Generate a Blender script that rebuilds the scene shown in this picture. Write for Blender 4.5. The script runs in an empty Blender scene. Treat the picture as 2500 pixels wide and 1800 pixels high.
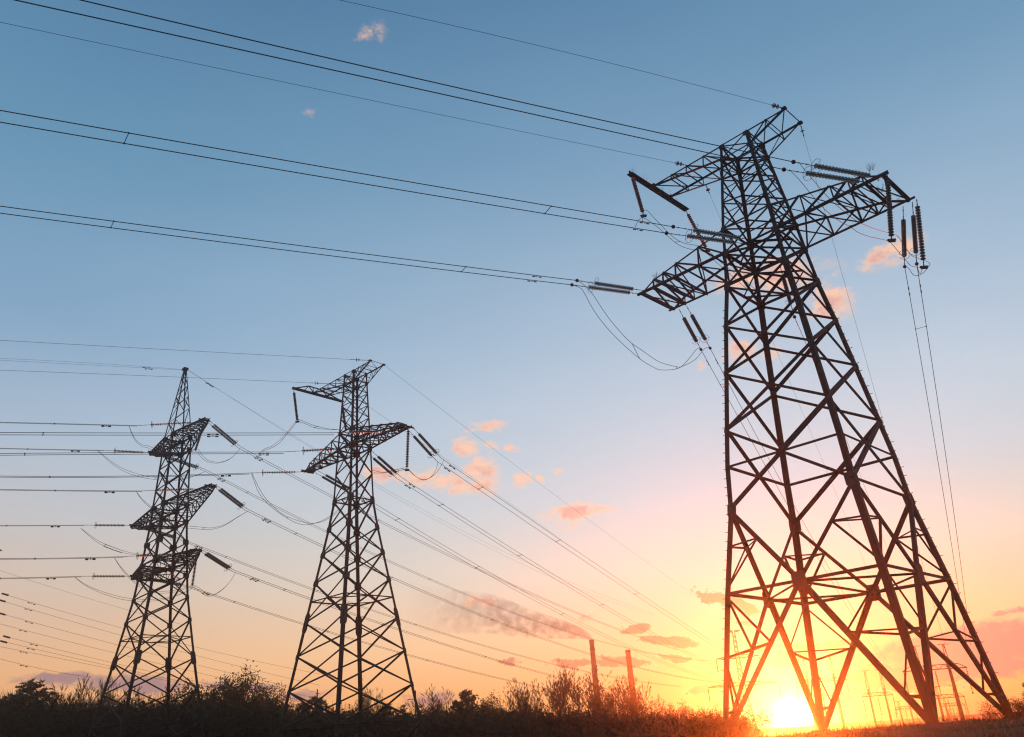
import bpy, math, random
from math import sin, cos, tan, pi, radians, sqrt, exp, atan2, asin
from mathutils import Vector, Matrix

random.seed(7)
S = bpy.context.scene
COL = S.collection
V3 = Vector

# ------------------------------------------------------------------ camera
EY = 1.7                                   # eye height above the field
FPX, PITCH, ROLL = 2037.67, radians(24.2519), radians(3.92768)
cp_, sp_, cr_, sr_ = cos(PITCH), sin(PITCH), cos(ROLL), sin(ROLL)
R0, F0, U0 = V3((1, 0, 0)), V3((0, cp_, sp_)), V3((0, -sp_, cp_))
RC, UC = R0 * cr_ - U0 * sr_, R0 * sr_ + U0 * cr_
cam = bpy.data.objects.new("camera", bpy.data.cameras.new("camera"))
COL.objects.link(cam)
m = Matrix((RC, UC, -F0)).transposed().to_4x4()
m.translation = V3((0, 0, EY))
cam.matrix_world = m
cam.data.sensor_width = 36
cam.data.lens = FPX / 2500 * 36
cam.data.clip_start = 0.2
cam.data.clip_end = 9000
S.camera = cam
EYE = V3((0, 0, EY))


def ray(px, py):
    """direction of a pixel of the 2500x1800 photograph"""
    return (F0 * FPX + RC * (px - 1250) - UC * (py - 900)).normalized()


def at_dist(px, py, y):
    d = ray(px, py)
    return EYE + d * (y / d.y)


def wpix(P):
    q = P - EYE
    d = q.dot(F0)
    return 1250 + FPX * q.dot(RC) / d, 900 - FPX * q.dot(UC) / d


# ------------------------------------------------------------------ light: low sun and dusk sky
SUN_DIR = ray(1941, 1756)
sun = bpy.data.objects.new("sun", bpy.data.lights.new("sun", 'SUN'))
COL.objects.link(sun)
sun.data.energy = 5.0
sun.data.angle = radians(0.5)
sun.data.color = (1.0, 0.125, 0.016)
sun.rotation_euler = SUN_DIR.to_track_quat('Z', 'Y').to_euler()
sun.location = (0, 0, 60)

S.view_settings.view_transform = 'Standard'
S.view_settings.look = 'None'
S.view_settings.exposure = 0.0
S.view_settings.gamma = 1.0
S.render.engine = 'CYCLES'
S.cycles.use_denoising = True
S.cycles.max_bounces = 5
S.cycles.transparent_max_bounces = 16
S.cycles.volume_bounces = 0
S.cycles.volume_step_rate = 1.0
S.cycles.volume_max_steps = 256
S.cycles.filter_width = 1.2

world = bpy.data.worlds.new("World")
S.world = world
world.use_nodes = True


class NT:
    """tiny helper to write node trees as expressions"""

    def __init__(s, tree):
        s.t = tree
        tree.nodes.clear()

    def n(s, typ, **kw):
        o = s.t.nodes.new(typ)
        for k, v in kw.items():
            setattr(o, k, v)
        return o

    def put(s, sock, v):
        if hasattr(v, 'is_output'):
            s.t.links.new(v, sock)
        elif v is not None:
            sock.default_value = v

    def m(s, op, a, b=None, c=None, clamp=False):
        o = s.n('ShaderNodeMath', operation=op, use_clamp=clamp)
        s.put(o.inputs[0], a)
        s.put(o.inputs[1], b)
        if c is not None:
            s.put(o.inputs[2], c)
        return o.outputs[0]

    def vm(s, op, a, b=None):
        o = s.n('ShaderNodeVectorMath', operation=op)
        s.put(o.inputs[0], a)
        s.put(o.inputs[1], b)
        return o.outputs['Value'] if op in ('DOT_PRODUCT', 'LENGTH') else o.outputs['Vector']

    def smooth(s, x, lo, hi):
        o = s.n('ShaderNodeMapRange', interpolation_type='SMOOTHSTEP')
        s.put(o.inputs[0], x)
        o.inputs[1].default_value, o.inputs[2].default_value = lo, hi
        return o.outputs[0]

    def ramp(s, x, stops):
        o = s.n('ShaderNodeValToRGB')
        s.put(o.inputs[0], x)
        e = o.color_ramp.elements
        while len(e) < len(stops):
            e.new(0.5)
        for i, (p, c) in enumerate(stops):
            e[i].position = p
            e[i].color = (*c, 1)
        return o.outputs[0]

    def mix(s, f, a, b, blend='MIX'):
        o = s.n('ShaderNodeMix', data_type='RGBA', blend_type=blend)
        s.put(o.inputs[0], f)
        s.put(o.inputs[6], a)
        s.put(o.inputs[7], b)
        return o.outputs[2]

    def noise(s, vec, scale, detail=4.0, rough=0.55, dist=0.0):
        o = s.n('ShaderNodeTexNoise')
        s.put(o.inputs['Vector'], vec)
        o.inputs['Scale'].default_value = scale
        o.inputs['Detail'].default_value = detail
        o.inputs['Roughness'].default_value = rough
        o.inputs['Distortion'].default_value = dist
        return o.outputs[0], o.outputs[1]


def srgb(r, g, b):
    f = lambda c: (c / 12.92 if c <= .04045 else ((c + .055) / 1.055) ** 2.4)
    return tuple(f(x / 255) for x in (r, g, b))


# cloud patches: direction taken from (x, y), half sizes (rx, ry) in photo pixels, tilt in degrees, strength
K = 2500 / 2268
PINK = [(828, 72, 34, 26, 10, .52), (800, 78, 26, 10, 0, .3), (682, 247, 30, 12, 0, .36), (1975, 556, 60, 26, -28, .95),
        (1842, 668, 44, 42, 20, .9), (1712, 612, 120, 40, -8, .8), (1640, 780, 40, 26, -10, .8), (1546, 812, 20, 13, 0, .7),
        (1712, 782, 26, 22, 0, .6), (1845, 605, 20, 13, 0, .5), (1075, 945, 50, 14, -8, .85), (1033, 990, 32, 28, 15, .75),
        (1087, 990, 20, 18, 30, .7), (1132, 993, 22, 12, 10, .65), (985, 1066, 125, 24, 9, .85), (1068, 1052, 42, 40, -30, .85),
        (842, 1050, 38, 17, 8, .85), (1160, 1062, 26, 20, 10, .7), (1204, 1063, 12, 12, 0, .6), (1284, 1133, 78, 18, -6, 1.0),
        (1262, 1160, 34, 14, -18, .55), (1240, 1038, 16, 9, 0, .5), (1070, 1333, 36, 12, 0, .9), (1300, 1370, 22, 11, -12, .9)]
WARM = [(1405, 1393, 38, 12, -4, 1.0), (1488, 1422, 60, 11, 2, 1.0), (1497, 1456, 44, 9, 6, .9), (1265, 1468, 56, 9, -3, .85),
        (1385, 1466, 66, 13, 4, .85), (1125, 1467, 38, 7, 4, .7), (1582, 1324, 66, 14, 18, .9), (1650, 1342, 40, 15, 20, .8),
        (1650, 1380, 46, 8, 2, .7), (1745, 1463, 62, 14, -14, 1.0), (1688, 1433, 34, 10, -8, .8), (1780, 1432, 66, 8, -4, .8),
        (1850, 1424, 60, 10, -6, .7), (1566, 1524, 46, 12, -10, .9), (1905, 1527, 50, 9, -3, .8), (1935, 1500, 70, 12, 4, .9),
        (1800, 1492, 40, 7, -5, .7), (1998, 1500, 150, 26, 2, .8), (1860, 1370, 30, 6, -5, .4)]
BANK = [(2225, 1424, 150, 36, -7, .85), (2080, 1438, 130, 26, -7, .95), (2180, 1470, 170, 26, -3, .8), (2012, 1470, 90, 12, -4, .6),
        (2135, 1399, 16, 10, 20, .7), (135, 1503, 66, 10, 0, .8), (300, 1516, 110, 15, 3, .75), (530, 1522, 90, 11, 2, .6),
        (955, 1548, 60, 16, -4, .6), (2252, 1352, 40, 8, -15, .6), (680, 1540, 60, 12, 0, .5)]


def build_sky():
    T = NT(world.node_tree)
    tc = T.n('ShaderNodeTexCoord')
    d = T.vm('NORMALIZE', tc.outputs['Generated'])
    sep = T.n('ShaderNodeSeparateXYZ')
    T.t.links.new(d, sep.inputs[0])
    z = sep.outputs[2]
    el = T.m('MULTIPLY', T.m('ARCSINE', z), 180 / pi / 60.0, clamp=True)          # 0..1 over 60 degrees
    cosun = T.vm('DOT_PRODUCT', d, tuple(SUN_DIR))
    ang = T.m('MULTIPLY', T.m('ARCCOSINE', T.m('MINIMUM', cosun, 0.9999999)), 180 / pi)
    e = lambda deg: deg / 60.0
    sunside = T.ramp(el, [(0, srgb(230, 156, 92)), (e(3), srgb(238, 174, 118)), (e(6), srgb(234, 198, 156)), (e(10), srgb(214, 211, 198)),
                          (e(15), srgb(195, 210, 219)), (e(22), srgb(184, 204, 220)), (e(30), srgb(166, 191, 212)), (e(38), srgb(138, 172, 202)),
                          (e(50), srgb(112, 156, 187))])
    away = T.ramp(el, [(0, srgb(212, 136, 102)), (e(3), srgb(232, 158, 104)), (e(6), srgb(232, 174, 128)), (e(10), srgb(212, 184, 165)),
                       (e(14), srgb(190, 186, 188)), (e(19), srgb(165, 182, 202)), (e(26), srgb(128, 163, 194)), (e(36), srgb(100, 145, 177)),
                       (e(48), srgb(80, 123, 160))])
    f = T.smooth(ang, 8, 62)
    base = T.mix(f, sunside, away)
    veil, _ = T.noise(T.vm('MULTIPLY', d, (1.0, 1.0, 3.2)), 2.6, 5.0, 0.6)
    base = T.mix(1.0, base, T.vm('ADD', T.vm('MULTIPLY', T.vm('SUBTRACT', T.mix(0, veil, (0, 0, 0, 1)), (.5, .5, .5)), (.20, .16, .12)), (1, 1, 1)), 'MULTIPLY')
    # yellow glow round the sun and the white-hot sun itself
    g1 = T.m('EXPONENT', T.m('MULTIPLY', T.m('POWER', T.m('DIVIDE', ang, 8.0), 1.2), -1.0))
    g2 = T.m('EXPONENT', T.m('MULTIPLY', T.m('POWER', T.m('DIVIDE', ang, 1.5), 1.0), -1.0))
    g3 = T.m('EXPONENT', T.m('MULTIPLY', T.m('POWER', T.m('DIVIDE', ang, 0.6), 1.4), -1.0))
    glow = T.mix(1.0, T.mix(1.0, T.vm('MULTIPLY', T.mix(0, (0.07, 0.055, 0.05, 1), (0, 0, 0, 1)), g1), T.vm('MULTIPLY', T.mix(0, (1.2, 1.1, 0.8, 1), (0, 0, 0, 1)), g2), 'ADD'),
                 T.vm('MULTIPLY', T.mix(0, (6, 5.6, 4.6, 1), (0, 0, 0, 1)), g3), 'ADD')

    # clouds
    ds = T.vm('MULTIPLY', d, (1.0, 1.0, 1.7))
    nv, nc = T.noise(ds, 34.0, 8.0, 0.66)
    nv2, _ = T.noise(ds, 110.0, 6.0, 0.65)
    warp = T.vm('MULTIPLY', T.vm('SUBTRACT', nc, (0.5, 0.5, 0.5)), (0.038, 0.038, 0.022))
    dw = T.vm('ADD', d, warp)
    nz = T.m('ADD', T.m('MULTIPLY', T.m('SUBTRACT', nv, 0.5), 3.4), T.m('MULTIPLY', T.m('SUBTRACT', nv2, 0.5), 1.5))

    def field(lst):
        acc = None
        for (x, y, rx, ry, tilt, st) in lst:
            c = ray(x * K, y * K)
            a = ray(x * K + 10, y * K) - c
            ex = (a - c * a.dot(c)).normalized()
            ey = c.cross(ex)
            t = radians(tilt)
            e1 = ex * cos(t) + ey * sin(t)
            e2 = ey * cos(t) - ex * sin(t)
            sx, sy = rx * K / FPX * 1.12, ry * K / FPX * 1.12
            A = T.vm('DOT_PRODUCT', dw, tuple(e1 / sx))
            A = T.m('SUBTRACT', A, c.dot(e1) / sx)
            B = T.vm('DOT_PRODUCT', dw, tuple(e2 / sy))
            r2 = T.m('ADD', T.m('MULTIPLY', A, A), T.m('MULTIPLY', B, B))
            g = T.m('MULTIPLY', T.m('EXPONENT', T.m('MULTIPLY', r2, -1.1)), st)
            acc = g if acc is None else T.m('MAXIMUM', acc, g)
        return acc

    front = T.m('GREATER_THAN', T.vm('DOT_PRODUCT', d, tuple(F0)), 0.2)

    def dens(lst, lo, hi, amt):
        q = field(lst)
        q2 = T.m('MULTIPLY', q, T.m('ADD', 1.0, T.m('MULTIPLY', nz, amt)))
        return T.m('MULTIPLY', T.smooth(q2, lo, hi), front), q2

    pd, pq = dens(PINK, .20, .80, .95)
    wd, wq = dens(WARM, .28, .62, 0.8)
    bd, bq = dens(BANK, .16, .60, 0.55)
    sh, _ = T.noise(ds, 30.0, 3.0, .5)
    pc = T.mix(T.m('MULTIPLY', T.smooth(sh, .42, .62), T.smooth(pq, .4, 1.0)), srgb(255, 200, 162) + (1,), srgb(226, 160, 146) + (1,))
    c = T.mix(T.m('MULTIPLY', pd, .85), base, pc)
    # low clouds: lit rims near the sun, mauve bodies
    near = T.smooth(ang, 20, 3)
    bodyc = T.mix(near, srgb(172, 108, 98) + (1,), srgb(184, 104, 98) + (1,))
    wc = T.mix(T.smooth(wq, .34, .50), T.mix(near, srgb(250, 205, 150) + (1,), (1.2, .98, .62, 1)), bodyc)
    c = T.mix(T.m('MULTIPLY', wd, .95), c, wc)
    bc = T.mix(T.smooth(ang, 30, 8), srgb(146, 114, 132) + (1,), srgb(128, 98, 122) + (1,))
    c = T.mix(T.m('MULTIPLY', bd, .9), c, bc)
    c = T.mix(1.0, c, glow, 'ADD')
    # the physical dusk sky underneath
    sk = T.n('ShaderNodeTexSky', sky_type='NISHITA', sun_disc=False)
    sk.sun_elevation = asin(SUN_DIR.z)
    sk.sun_rotation = atan2(SUN_DIR.x, SUN_DIR.y)
    sk.altitude, sk.air_density, sk.dust_density, sk.ozone_density = 100, 1.0, 1.5, 1.2
    b1 = T.n('ShaderNodeBackground')
    T.put(b1.inputs[0], c)
    b1.inputs[1].default_value = SKY_GAIN
    b2 = T.n('ShaderNodeBackground')
    T.put(b2.inputs[0], sk.outputs[0])
    b2.inputs[1].default_value = 0.05
    add = T.n('ShaderNodeAddShader')
    T.t.links.new(b1.outputs[0], add.inputs[0])
    T.t.links.new(b2.outputs[0], add.inputs[1])
    out = T.n('ShaderNodeOutputWorld')
    T.t.links.new(add.outputs[0], out.inputs[0])


SKY_GAIN = 1.0
build_sky()
HAZE_DENSITY = 0.0006


# ------------------------------------------------------------------ materials
def mat(name, col, rough=0.6, metal=0.0, var=0.25, scale=3.0, spec=0.3, bump=0.0, **kw):
    mt = bpy.data.materials.new(name)
    mt.use_nodes = True
    T = NT(mt.node_tree)
    b = T.n('ShaderNodeBsdfPrincipled')
    tc = T.n('ShaderNodeTexCoord')
    f, _ = T.noise(tc.outputs['Object'], scale, 5.0, 0.6)
    lo = tuple(c * (1 - var) for c in col) + (1,)
    hi = tuple(min(1, c * (1 + var)) for c in col) + (1,)
    T.put(b.inputs['Base Color'], T.mix(f, lo, hi))
    b.inputs['Roughness'].default_value = rough
    b.inputs['Metallic'].default_value = metal
    b.inputs['Specular IOR Level'].default_value = spec
    for k, v in kw.items():
        b.inputs[k.replace('_', ' ')].default_value = v
    if bump:
        bp = T.n('ShaderNodeBump')
        bp.inputs['Strength'].default_value = bump
        T.put(bp.inputs['Height'], f)
        T.t.links.new(bp.outputs[0], b.inputs['Normal'])
    o = T.n('ShaderNodeOutputMaterial')
    T.t.links.new(b.outputs[0], o.inputs[0])
    return mt


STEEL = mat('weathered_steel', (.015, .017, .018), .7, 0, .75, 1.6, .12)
STEEL2 = mat('far_steel', (.022, .020, .020), .75, 0, .3, 1.0, .1)
PLATE = mat('gusset_steel', (.030, .035, .036), .7, 0, .5, 6.0, .15)
WIRE = mat('aluminium_cable', (.030, .032, .036), .5, .4, .2, 2.0)
FIT = mat('cast_fitting', (.02, .02, .022), .5, .5, .2, 8.0)
GLASS = mat('toughened_glass', (.022, .095, .078), .45, 0, .12, 9.0, .15, Transmission_Weight=.22, IOR=1.45)
GLASSW = mat('dusty_glass', (.105, .10, .075), .4, 0, .15, 9.0, .25, Transmission_Weight=.2, IOR=1.45)
GLASSF = mat('far_glass', (.045, .058, .055), .3, 0, .2, 9.0, .5)
CONC = mat('stained_concrete', (.05, .042, .038), .9, 0, .3, .12, .2)
CONC2 = mat('pole_concrete', (.06, .055, .05), .9, 0, .25, .8, .2)
BARK = mat('dark_bark', (.028, .021, .017), .95, 0, .35, 4.0, .1)
TWIG = mat('twig_bark', (.034, .024, .018), .95, 0, .3, 3.0, .1)
PINE = mat('pine_needles', (.020, .028, .014), .9, 0, .5, 1.0, .1)
LEAF = mat('spring_leaves', (.034, .034, .014), .9, 0, .4, 1.0, .1)
GRASS = mat('dry_grass', (.080, .058, .028), .95, 0, .5, .6, .1)
SOIL = mat('dry_field', (.085, .062, .036), 1.0, 0, .55, .35, .1, bump=.4)
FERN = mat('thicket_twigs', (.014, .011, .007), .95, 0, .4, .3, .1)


# ------------------------------------------------------------------ mesh helpers
class MB:
    def __init__(s):
        s.v, s.f = [], []

    def add(s, vs, fs):
        b = len(s.v)
        s.v += [tuple(x) for x in vs]
        s.f += [tuple(b + i for i in f) for f in fs]

    def loft(s, rings, closed=True, caps=True):
        n = len(rings[0])
        vs = [p for r in rings for p in r]
        fs = []
        for k in range(len(rings) - 1):
            for i in range(n if closed else n - 1):
                j = (i + 1) % n
                fs.append((k * n + i, k * n + j, (k + 1) * n + j, (k + 1) * n + i))
        if caps:
            fs.append(tuple(range(n - 1, -1, -1)))
            fs.append(tuple((len(rings) - 1) * n + i for i in range(n)))
        s.add(vs, fs)

    def angle(s, p, q, w, a, b, t=None):
        """an L-profile steel angle from p to q, flanges along a and b"""
        t = t or max(.012, w * .11)
        ax = (q - p).normalized()
        a = (a - ax * a.dot(ax)).normalized()
        b = (b - ax * b.dot(ax) - a * b.dot(a))
        b = b.normalized() if b.length > 1e-6 else ax.cross(a)
        prof = [(0, 0), (w, 0), (w, t), (t, t), (t, w), (0, w)]
        s.loft([[o + a * x + b * y for x, y in prof] for o in (p, q)])

    def box(s, c, ex, ey, ez):
        """box with centre c and half-axis vectors"""
        vs = [c + ex * i + ey * j + ez * k for i in (-1, 1) for j in (-1, 1) for k in (-1, 1)]
        s.add(vs, [(0, 1, 3, 2), (4, 6, 7, 5), (0, 4, 5, 1), (2, 3, 7, 6), (0, 2, 6, 4), (1, 5, 7, 3)])

    def bar(s, p, q, w, h=None, up=V3((0, 0, 1))):
        h = h or w
        ax = (q - p).normalized()
        x = ax.cross(up)
        x = x.normalized() if x.length > 1e-4 else ax.orthogonal().normalized()
        y = x.cross(ax)
        s.loft([[o + x * (i * w / 2) + y * (j * h / 2) for i, j in ((-1, -1), (1, -1), (1, 1), (-1, 1))] for o in (p, q)])

    def tube(s, pts, r, n=5, caps=True):
        rr = r if isinstance(r, (list, tuple)) else [r] * len(pts)
        ref = None
        rings = []
        for i, p in enumerate(pts):
            d = (pts[min(i + 1, len(pts) - 1)] - pts[max(i - 1, 0)]).normalized()
            if ref is None or abs(ref.dot(d)) > .95:
                ref = d.orthogonal().normalized()
            x = (ref - d * ref.dot(d)).normalized()
            ref = x
            y = d.cross(x)
            rings.append([p + (x * cos(2 * pi * k / n) + y * sin(2 * pi * k / n)) * rr[i] for k in range(n)])
        s.loft(rings, caps=caps)

    def ball(s, c, r, n=8, mm=5, sq=(1, 1, 1)):
        rings = []
        for j in range(1, mm):
            t = pi * j / mm
            rings.append([c + V3((sin(t) * cos(2 * pi * k / n) * r * sq[0], sin(t) * sin(2 * pi * k / n) * r * sq[1], cos(t) * r * sq[2])) for k in range(n)])
        s.loft(rings)

    def plate(s, c, ex, ey, nrm, t, cut=.3):
        """eight-cornered gusset plate: half sizes ex, ey (vectors), thickness t"""
        k = 1 - cut
        o = [(-1, -k), (-k, -1), (k, -1), (1, -k), (1, k), (k, 1), (-k, 1), (-1, k)]
        s.loft([[c + ex * x + ey * y + nrm * z for x, y in o] for z in (-t / 2, t / 2)])

    def build(s, name, mt, parent=None, smooth=False, org=None):
        me = bpy.data.meshes.new(name)
        v = s.v
        if org is not None:
            v = [(x[0] - org[0], x[1] - org[1], x[2] - org[2]) for x in v]
        me.from_pydata(v, [], s.f)
        me.materials.append(mt)
        if smooth:
            me.polygons.foreach_set('use_smooth', [True] * len(me.polygons))
        me.update()
        o = bpy.data.objects.new(name, me)
        COL.objects.link(o)
        if parent is not None:
            o.parent = parent
        return o


def empty(name, loc, label, cat, group=None, rz=0.0):
    o = bpy.data.objects.new(name, None)
    COL.objects.link(o)
    o.location = loc
    o.rotation_euler = (0, 0, rz)
    o.empty_display_size = .5
    o['label'] = label
    o['category'] = cat
    if group:
        o['group'] = group
    return o


def tag(o, label=None, cat=None, group=None, kind=None):
    for k, v in (('label', label), ('category', cat), ('group', group), ('kind', kind)):
        if v:
            o[k] = v
    return o


def bez(p, q, f):
    return p + (q - p) * f


# ------------------------------------------------------------------ ground
def ground_z(x, y):
    r = sqrt(x * x + y * y)
    d = sqrt(((x - 19) / 20) ** 2 + ((y - 47) / 16) ** 2)
    mound = 1.30 * max(0, 1 - d * d * .55) if d < 1.35 else 0
    mound *= min(1, max(0, (1.35 - d) / .5))
    rise = .25 * exp(-(((x - 34) / 12) ** 2 + ((y - 52) / 14) ** 2))
    ripple = .11 * sin(x * .9 + 1.3 * sin(y * .31)) * sin(y * .7 + x * .23) + .10 * sin(x * .21 + 2) * sin(y * .17 + 1)
    rp = ripple * max(0.15, min(1, 60 / (r + 1)))
    far = -2.2 * min(1, max(0, (r - 75) / 160))
    return mound + rise + rp + far


def build_ground():
    mb = MB()
    radii = [0]
    r = .8
    while r < 6500:
        radii.append(r)
        r *= 1.055 if r < 130 else 1.14
    na = 220
    vs = [(0, 0, ground_z(0, 0))]
    for r in radii[1:]:
        for k in range(na):
            a = 2 * pi * k / na
            x, y = r * sin(a), r * cos(a)
            vs.append((x, y, ground_z(x, y)))
    fs = [(0, 1 + (k + 1) % na, 1 + k) for k in range(na)]
    for i in range(len(radii) - 2):
        b0, b1 = 1 + i * na, 1 + (i + 1) * na
        for k in range(na):
            j = (k + 1) % na
            fs.append((b0 + k, b0 + j, b1 + j, b1 + k))
    mb.v, mb.f = vs, fs
    tag(mb.build('ground', SOIL, smooth=True), kind='structure')
    # dry grass on the mound
    g = MB()
    rnd = random.Random(3)
    for _ in range(15000):
        a = radians(rnd.uniform(6, 36))
        rr = rnd.uniform(24, 56)
        x, y = rr * sin(a), rr * cos(a)
        z = ground_z(x, y)
        h = rnd.uniform(.10, .34) * (2.2 if rnd.random() < .06 else 1) * (.5 + .9 * abs(sin(x * .8) * sin(y * .6 + x * .2)))
        lean = V3((rnd.uniform(-.5, .5), rnd.uniform(-.5, .5), 1)).normalized() * h
        w = V3((cos(a), -sin(a), 0)) * .012
        p = V3((x, y, z - .02))
        g.add([p - w, p + w, p + lean], [(0, 1, 2)])
    tag(g.build('grass', GRASS), kind='stuff')


build_ground()

# ------------------------------------------------------------------ lattice towers
CORN = ((-1, -1), (-1, 1), (1, -1), (1, 1))              # A B C D seen left to right
FACES = ((0, 2, V3((0, 1, 0))), (1, 3, V3((0, -1, 0))), (0, 1, V3((1, 0, 0))), (2, 3, V3((-1, 0, 0))))   # with inward normal


class Tower:
    def __init__(s, name, label, x, y, th, levels, group):
        s.o = V3((x, y, EY))
        s.th = th
        s.root = empty(name, s.o, label, 'pylon', group, th)
        s.lv = sorted(levels)

    def w(s, h):
        lv = s.lv
        if h <= lv[0][0]:
            return lv[0][1]
        for (h0, w0), (h1, w1) in zip(lv, lv[1:]):
            if h <= h1:
                return w0 + (w1 - w0) * (h - h0) / (h1 - h0)
        return lv[-1][1]

    def c(s, i, h):
        su, sv = CORN[i]
        w = s.w(h)
        return V3((su * w, sv * w, h))

    def world(s, u, v, h):
        return s.o + V3((u * cos(s.th) - v * sin(s.th), u * sin(s.th) + v * cos(s.th), h))

    def legs(s, segs):
        """segs: list of (h0, h1, width)"""
        for i in range(4):
            su, sv = CORN[i]
            mb = MB()
            for h0, h1, w in segs:
                hs = [h0] + [h for h, _ in s.lv if h0 < h < h1] + [h1]
                prof = [(0, 0), (w, 0), (w, .1 * w), (.1 * w, .1 * w), (.1 * w, w), (0, w)]
                rings = []
                for h in hs:
                    p = s.c(i, h)
                    rings.append([p + V3((-su * a, -sv * b, 0)) for a, b in prof])
                mb.loft(rings)
            mb.build('leg', STEEL, s.root)

    def lbar(s, mb, p, q, w, n, off=0.0):
        ax = (q - p).normalized()
        w = w * 1.2
        a = n.cross(ax)
        if a.z > 0:
            a = -a
        mb.angle(p + n * off - a * w / 2, q + n * off - a * w / 2, w, a, n)

    def xpanel(s, mb, fi, h0, h1, w1, w2=None, horiz=0):
        i, j, n = FACES[fi]
        w2 = w2 or w1
        s.lbar(mb, s.c(i, h0), s.c(j, h1), w1, n, .03)
        s.lbar(mb, s.c(j, h0), s.c(i, h1), w2, n, .03 + w1 * .15)
        if horiz:
            s.lbar(mb, s.c(i, h1), s.c(j, h1), horiz, n, .02)

    def tie(s, fi, h, w, off):
        i, j, n = FACES[fi]
        mb = MB()
        s.lbar(mb, s.c(i, h), s.c(j, h), w, n, off)
        mb.build('tie_strut', STEEL, s.root)

    def gusset(s, i, h, sx, sy, both=True):
        """plates wrapped on leg i at height h, one on each of its two faces"""
        su, sv = CORN[i]
        p = s.c(i, h)
        mb = MB()
        sl = (s.c(i, h + .5) - s.c(i, h - .5)).normalized()
        for d, n in ((V3((-su, 0, 0)), V3((0, -sv, 0))), (V3((0, -sv, 0)), V3((-su, 0, 0)))):
            mb.plate(p + d * sx * .75 - n * .012, d * sx, sl * sy, n, .022)
        mb.build('gusset_plate', PLATE, s.root)


def arm(T, side, hb, ht, ut, htip, wtip, nodes, cw, ww, name='crossarm', top_end=None, flat_top=False, ext=0.0):
    """pyramid crossarm on one side: bottom chords at hb, top chords from ht, tip at ut; nodes = fractions"""
    r = T.root
    cw, ww = cw * 1.12, ww * 1.15
    mb, wb = MB(), MB()
    wb_, wt_ = T.w(hb), T.w(ht)
    top_end = top_end or htip

    def B(f, sv):
        return V3((side * (wb_ + (ut - wb_) * f), sv * (wb_ + (wtip - wb_) * f), hb + (htip - hb) * f))

    def Tp(f, sv):
        u = wt_ + (ut - wt_) * f
        return V3((side * u, sv * (wt_ + (wtip - wt_) * f), ht + (top_end - ht) * f))
    fl = nodes[-1]
    for sv in (-1, 1):
        n = V3((0, -sv, 0))
        e = V3((side * ext, 0, 0))
        mb.angle(B(0, sv), B(1, sv) + e, cw, V3((0, 0, 1)), n)
        s0, s1 = Tp(0, sv), Tp(fl, sv)
        mb.angle(s0, s1, cw * .75, V3((0, 0, -1)), n)
        mb.angle(s1, B(1, sv), cw * .75, V3((0, 0, -1)), n)
        prev = 0.0
        for k, f in enumerate(nodes):
            wb.angle(B(f, sv), Tp(f, sv), ww, V3((side, 0, 0)), n)
            wb.angle(B(prev, sv), Tp(f, sv), ww * 1.2, V3((0, 0, 1)), n)
            prev = f
    up = V3((0, 0, 1))
    prev = 0.0
    for k, f in enumerate(list(nodes) + [1.0]):
        if wtip > .05 or f < 1:
            wb.angle(B(f, -1), B(f, 1), ww * 1.3, V3((side, 0, 0)), up)
            wb.angle(B(prev, -1), B(f, 1), ww * 1.15, V3((side, 0, 0)), up)
            if k % 2 == 0:
                wb.angle(B(prev, 1), B(f, -1), ww * 1.15, V3((side, 0, 0)), up * -1)
        if f < 1:
            wb.angle(Tp(f, -1), Tp(f, 1), ww, V3((side, 0, 0)), up)
            wb.angle(Tp(prev, -1), Tp(f, 1), ww * .8, V3((side, 0, 0)), up)
        prev = f
    ch = mb.build(name, STEEL, r)
    wb.build('web_bracing', STEEL, ch)
    return ch


def peak_arm(T, side, hu, hl, ut, nodes, cw, ww, drop=0.05):
    """earth-wire arm: flat top chords at hu, lower chords rising from hl on the legs"""
    mb, wb = MB(), MB()
    wu, wl = T.w(hu), T.w(hl)

    def A(f, sv):
        return V3((side * (wu + (ut - wu) * f), sv * wu, hu))

    def Lo(f, sv):
        return V3((side * (wl + (ut - wl) * f), sv * (wl + (wu - wl) * f), hl + (hu - drop - hl) * f))
    for sv in (-1, 1):
        n = V3((0, -sv, 0))
        mb.angle(A(0, sv), A(1, sv), cw, V3((0, 0, -1)), n)
        mb.angle(Lo(0, sv), Lo(1, sv), cw, V3((0, 0, 1)), n)
        prev = 0.0
        for f in nodes:
            wb.angle(A(f, sv), Lo(f, sv), ww, V3((side, 0, 0)), n)
            wb.angle(Lo(prev, sv), A(f, sv), ww, V3((0, 0, 1)), n)
            prev = f
    prev = 0.0
    for f in list(nodes) + [1.0]:
        wb.angle(A(f, -1), A(f, 1), ww, V3((side, 0, 0)), V3((0, 0, 1)))
        wb.angle(A(prev, 1), A(f, -1), ww * .9, V3((side, 0, 0)), V3((0, 0, 1)))
        if f < 1:
            wb.angle(Lo(f, -1), Lo(f, 1), ww, V3((side, 0, 0)), V3((0, 0, 1)))
        prev = f
    ch = mb.build('earth_wire_arm', STEEL, T.root)
    wb.build('web_bracing', STEEL, ch)
    for sv in (-1, 1):
        g = MB()
        g.plate(A(1, sv), V3((.17, 0, 0)), V3((0, .17, 0)), V3((0, 0, 1)), .10)
        g.build('tip_plate', PLATE, ch)


TH = radians(-44.065)
RT = Tower('lattice_pylon', 'huge dark lattice pylon standing over the setting sun, nearest of all the pylons', 18.087, 50.0, TH,
           [(-1.6, 5.86), (7.2, 4.70), (12.1, 3.965), (14.8, 3.79), (17.19, 3.527), (21.06, 3.088), (24.5, 2.697), (27.49, 2.293),
            (30.1, 2.059), (32.15, 1.90), (38.1, 1.27), (39.35, 1.155)], 'lattice pylons')


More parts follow.
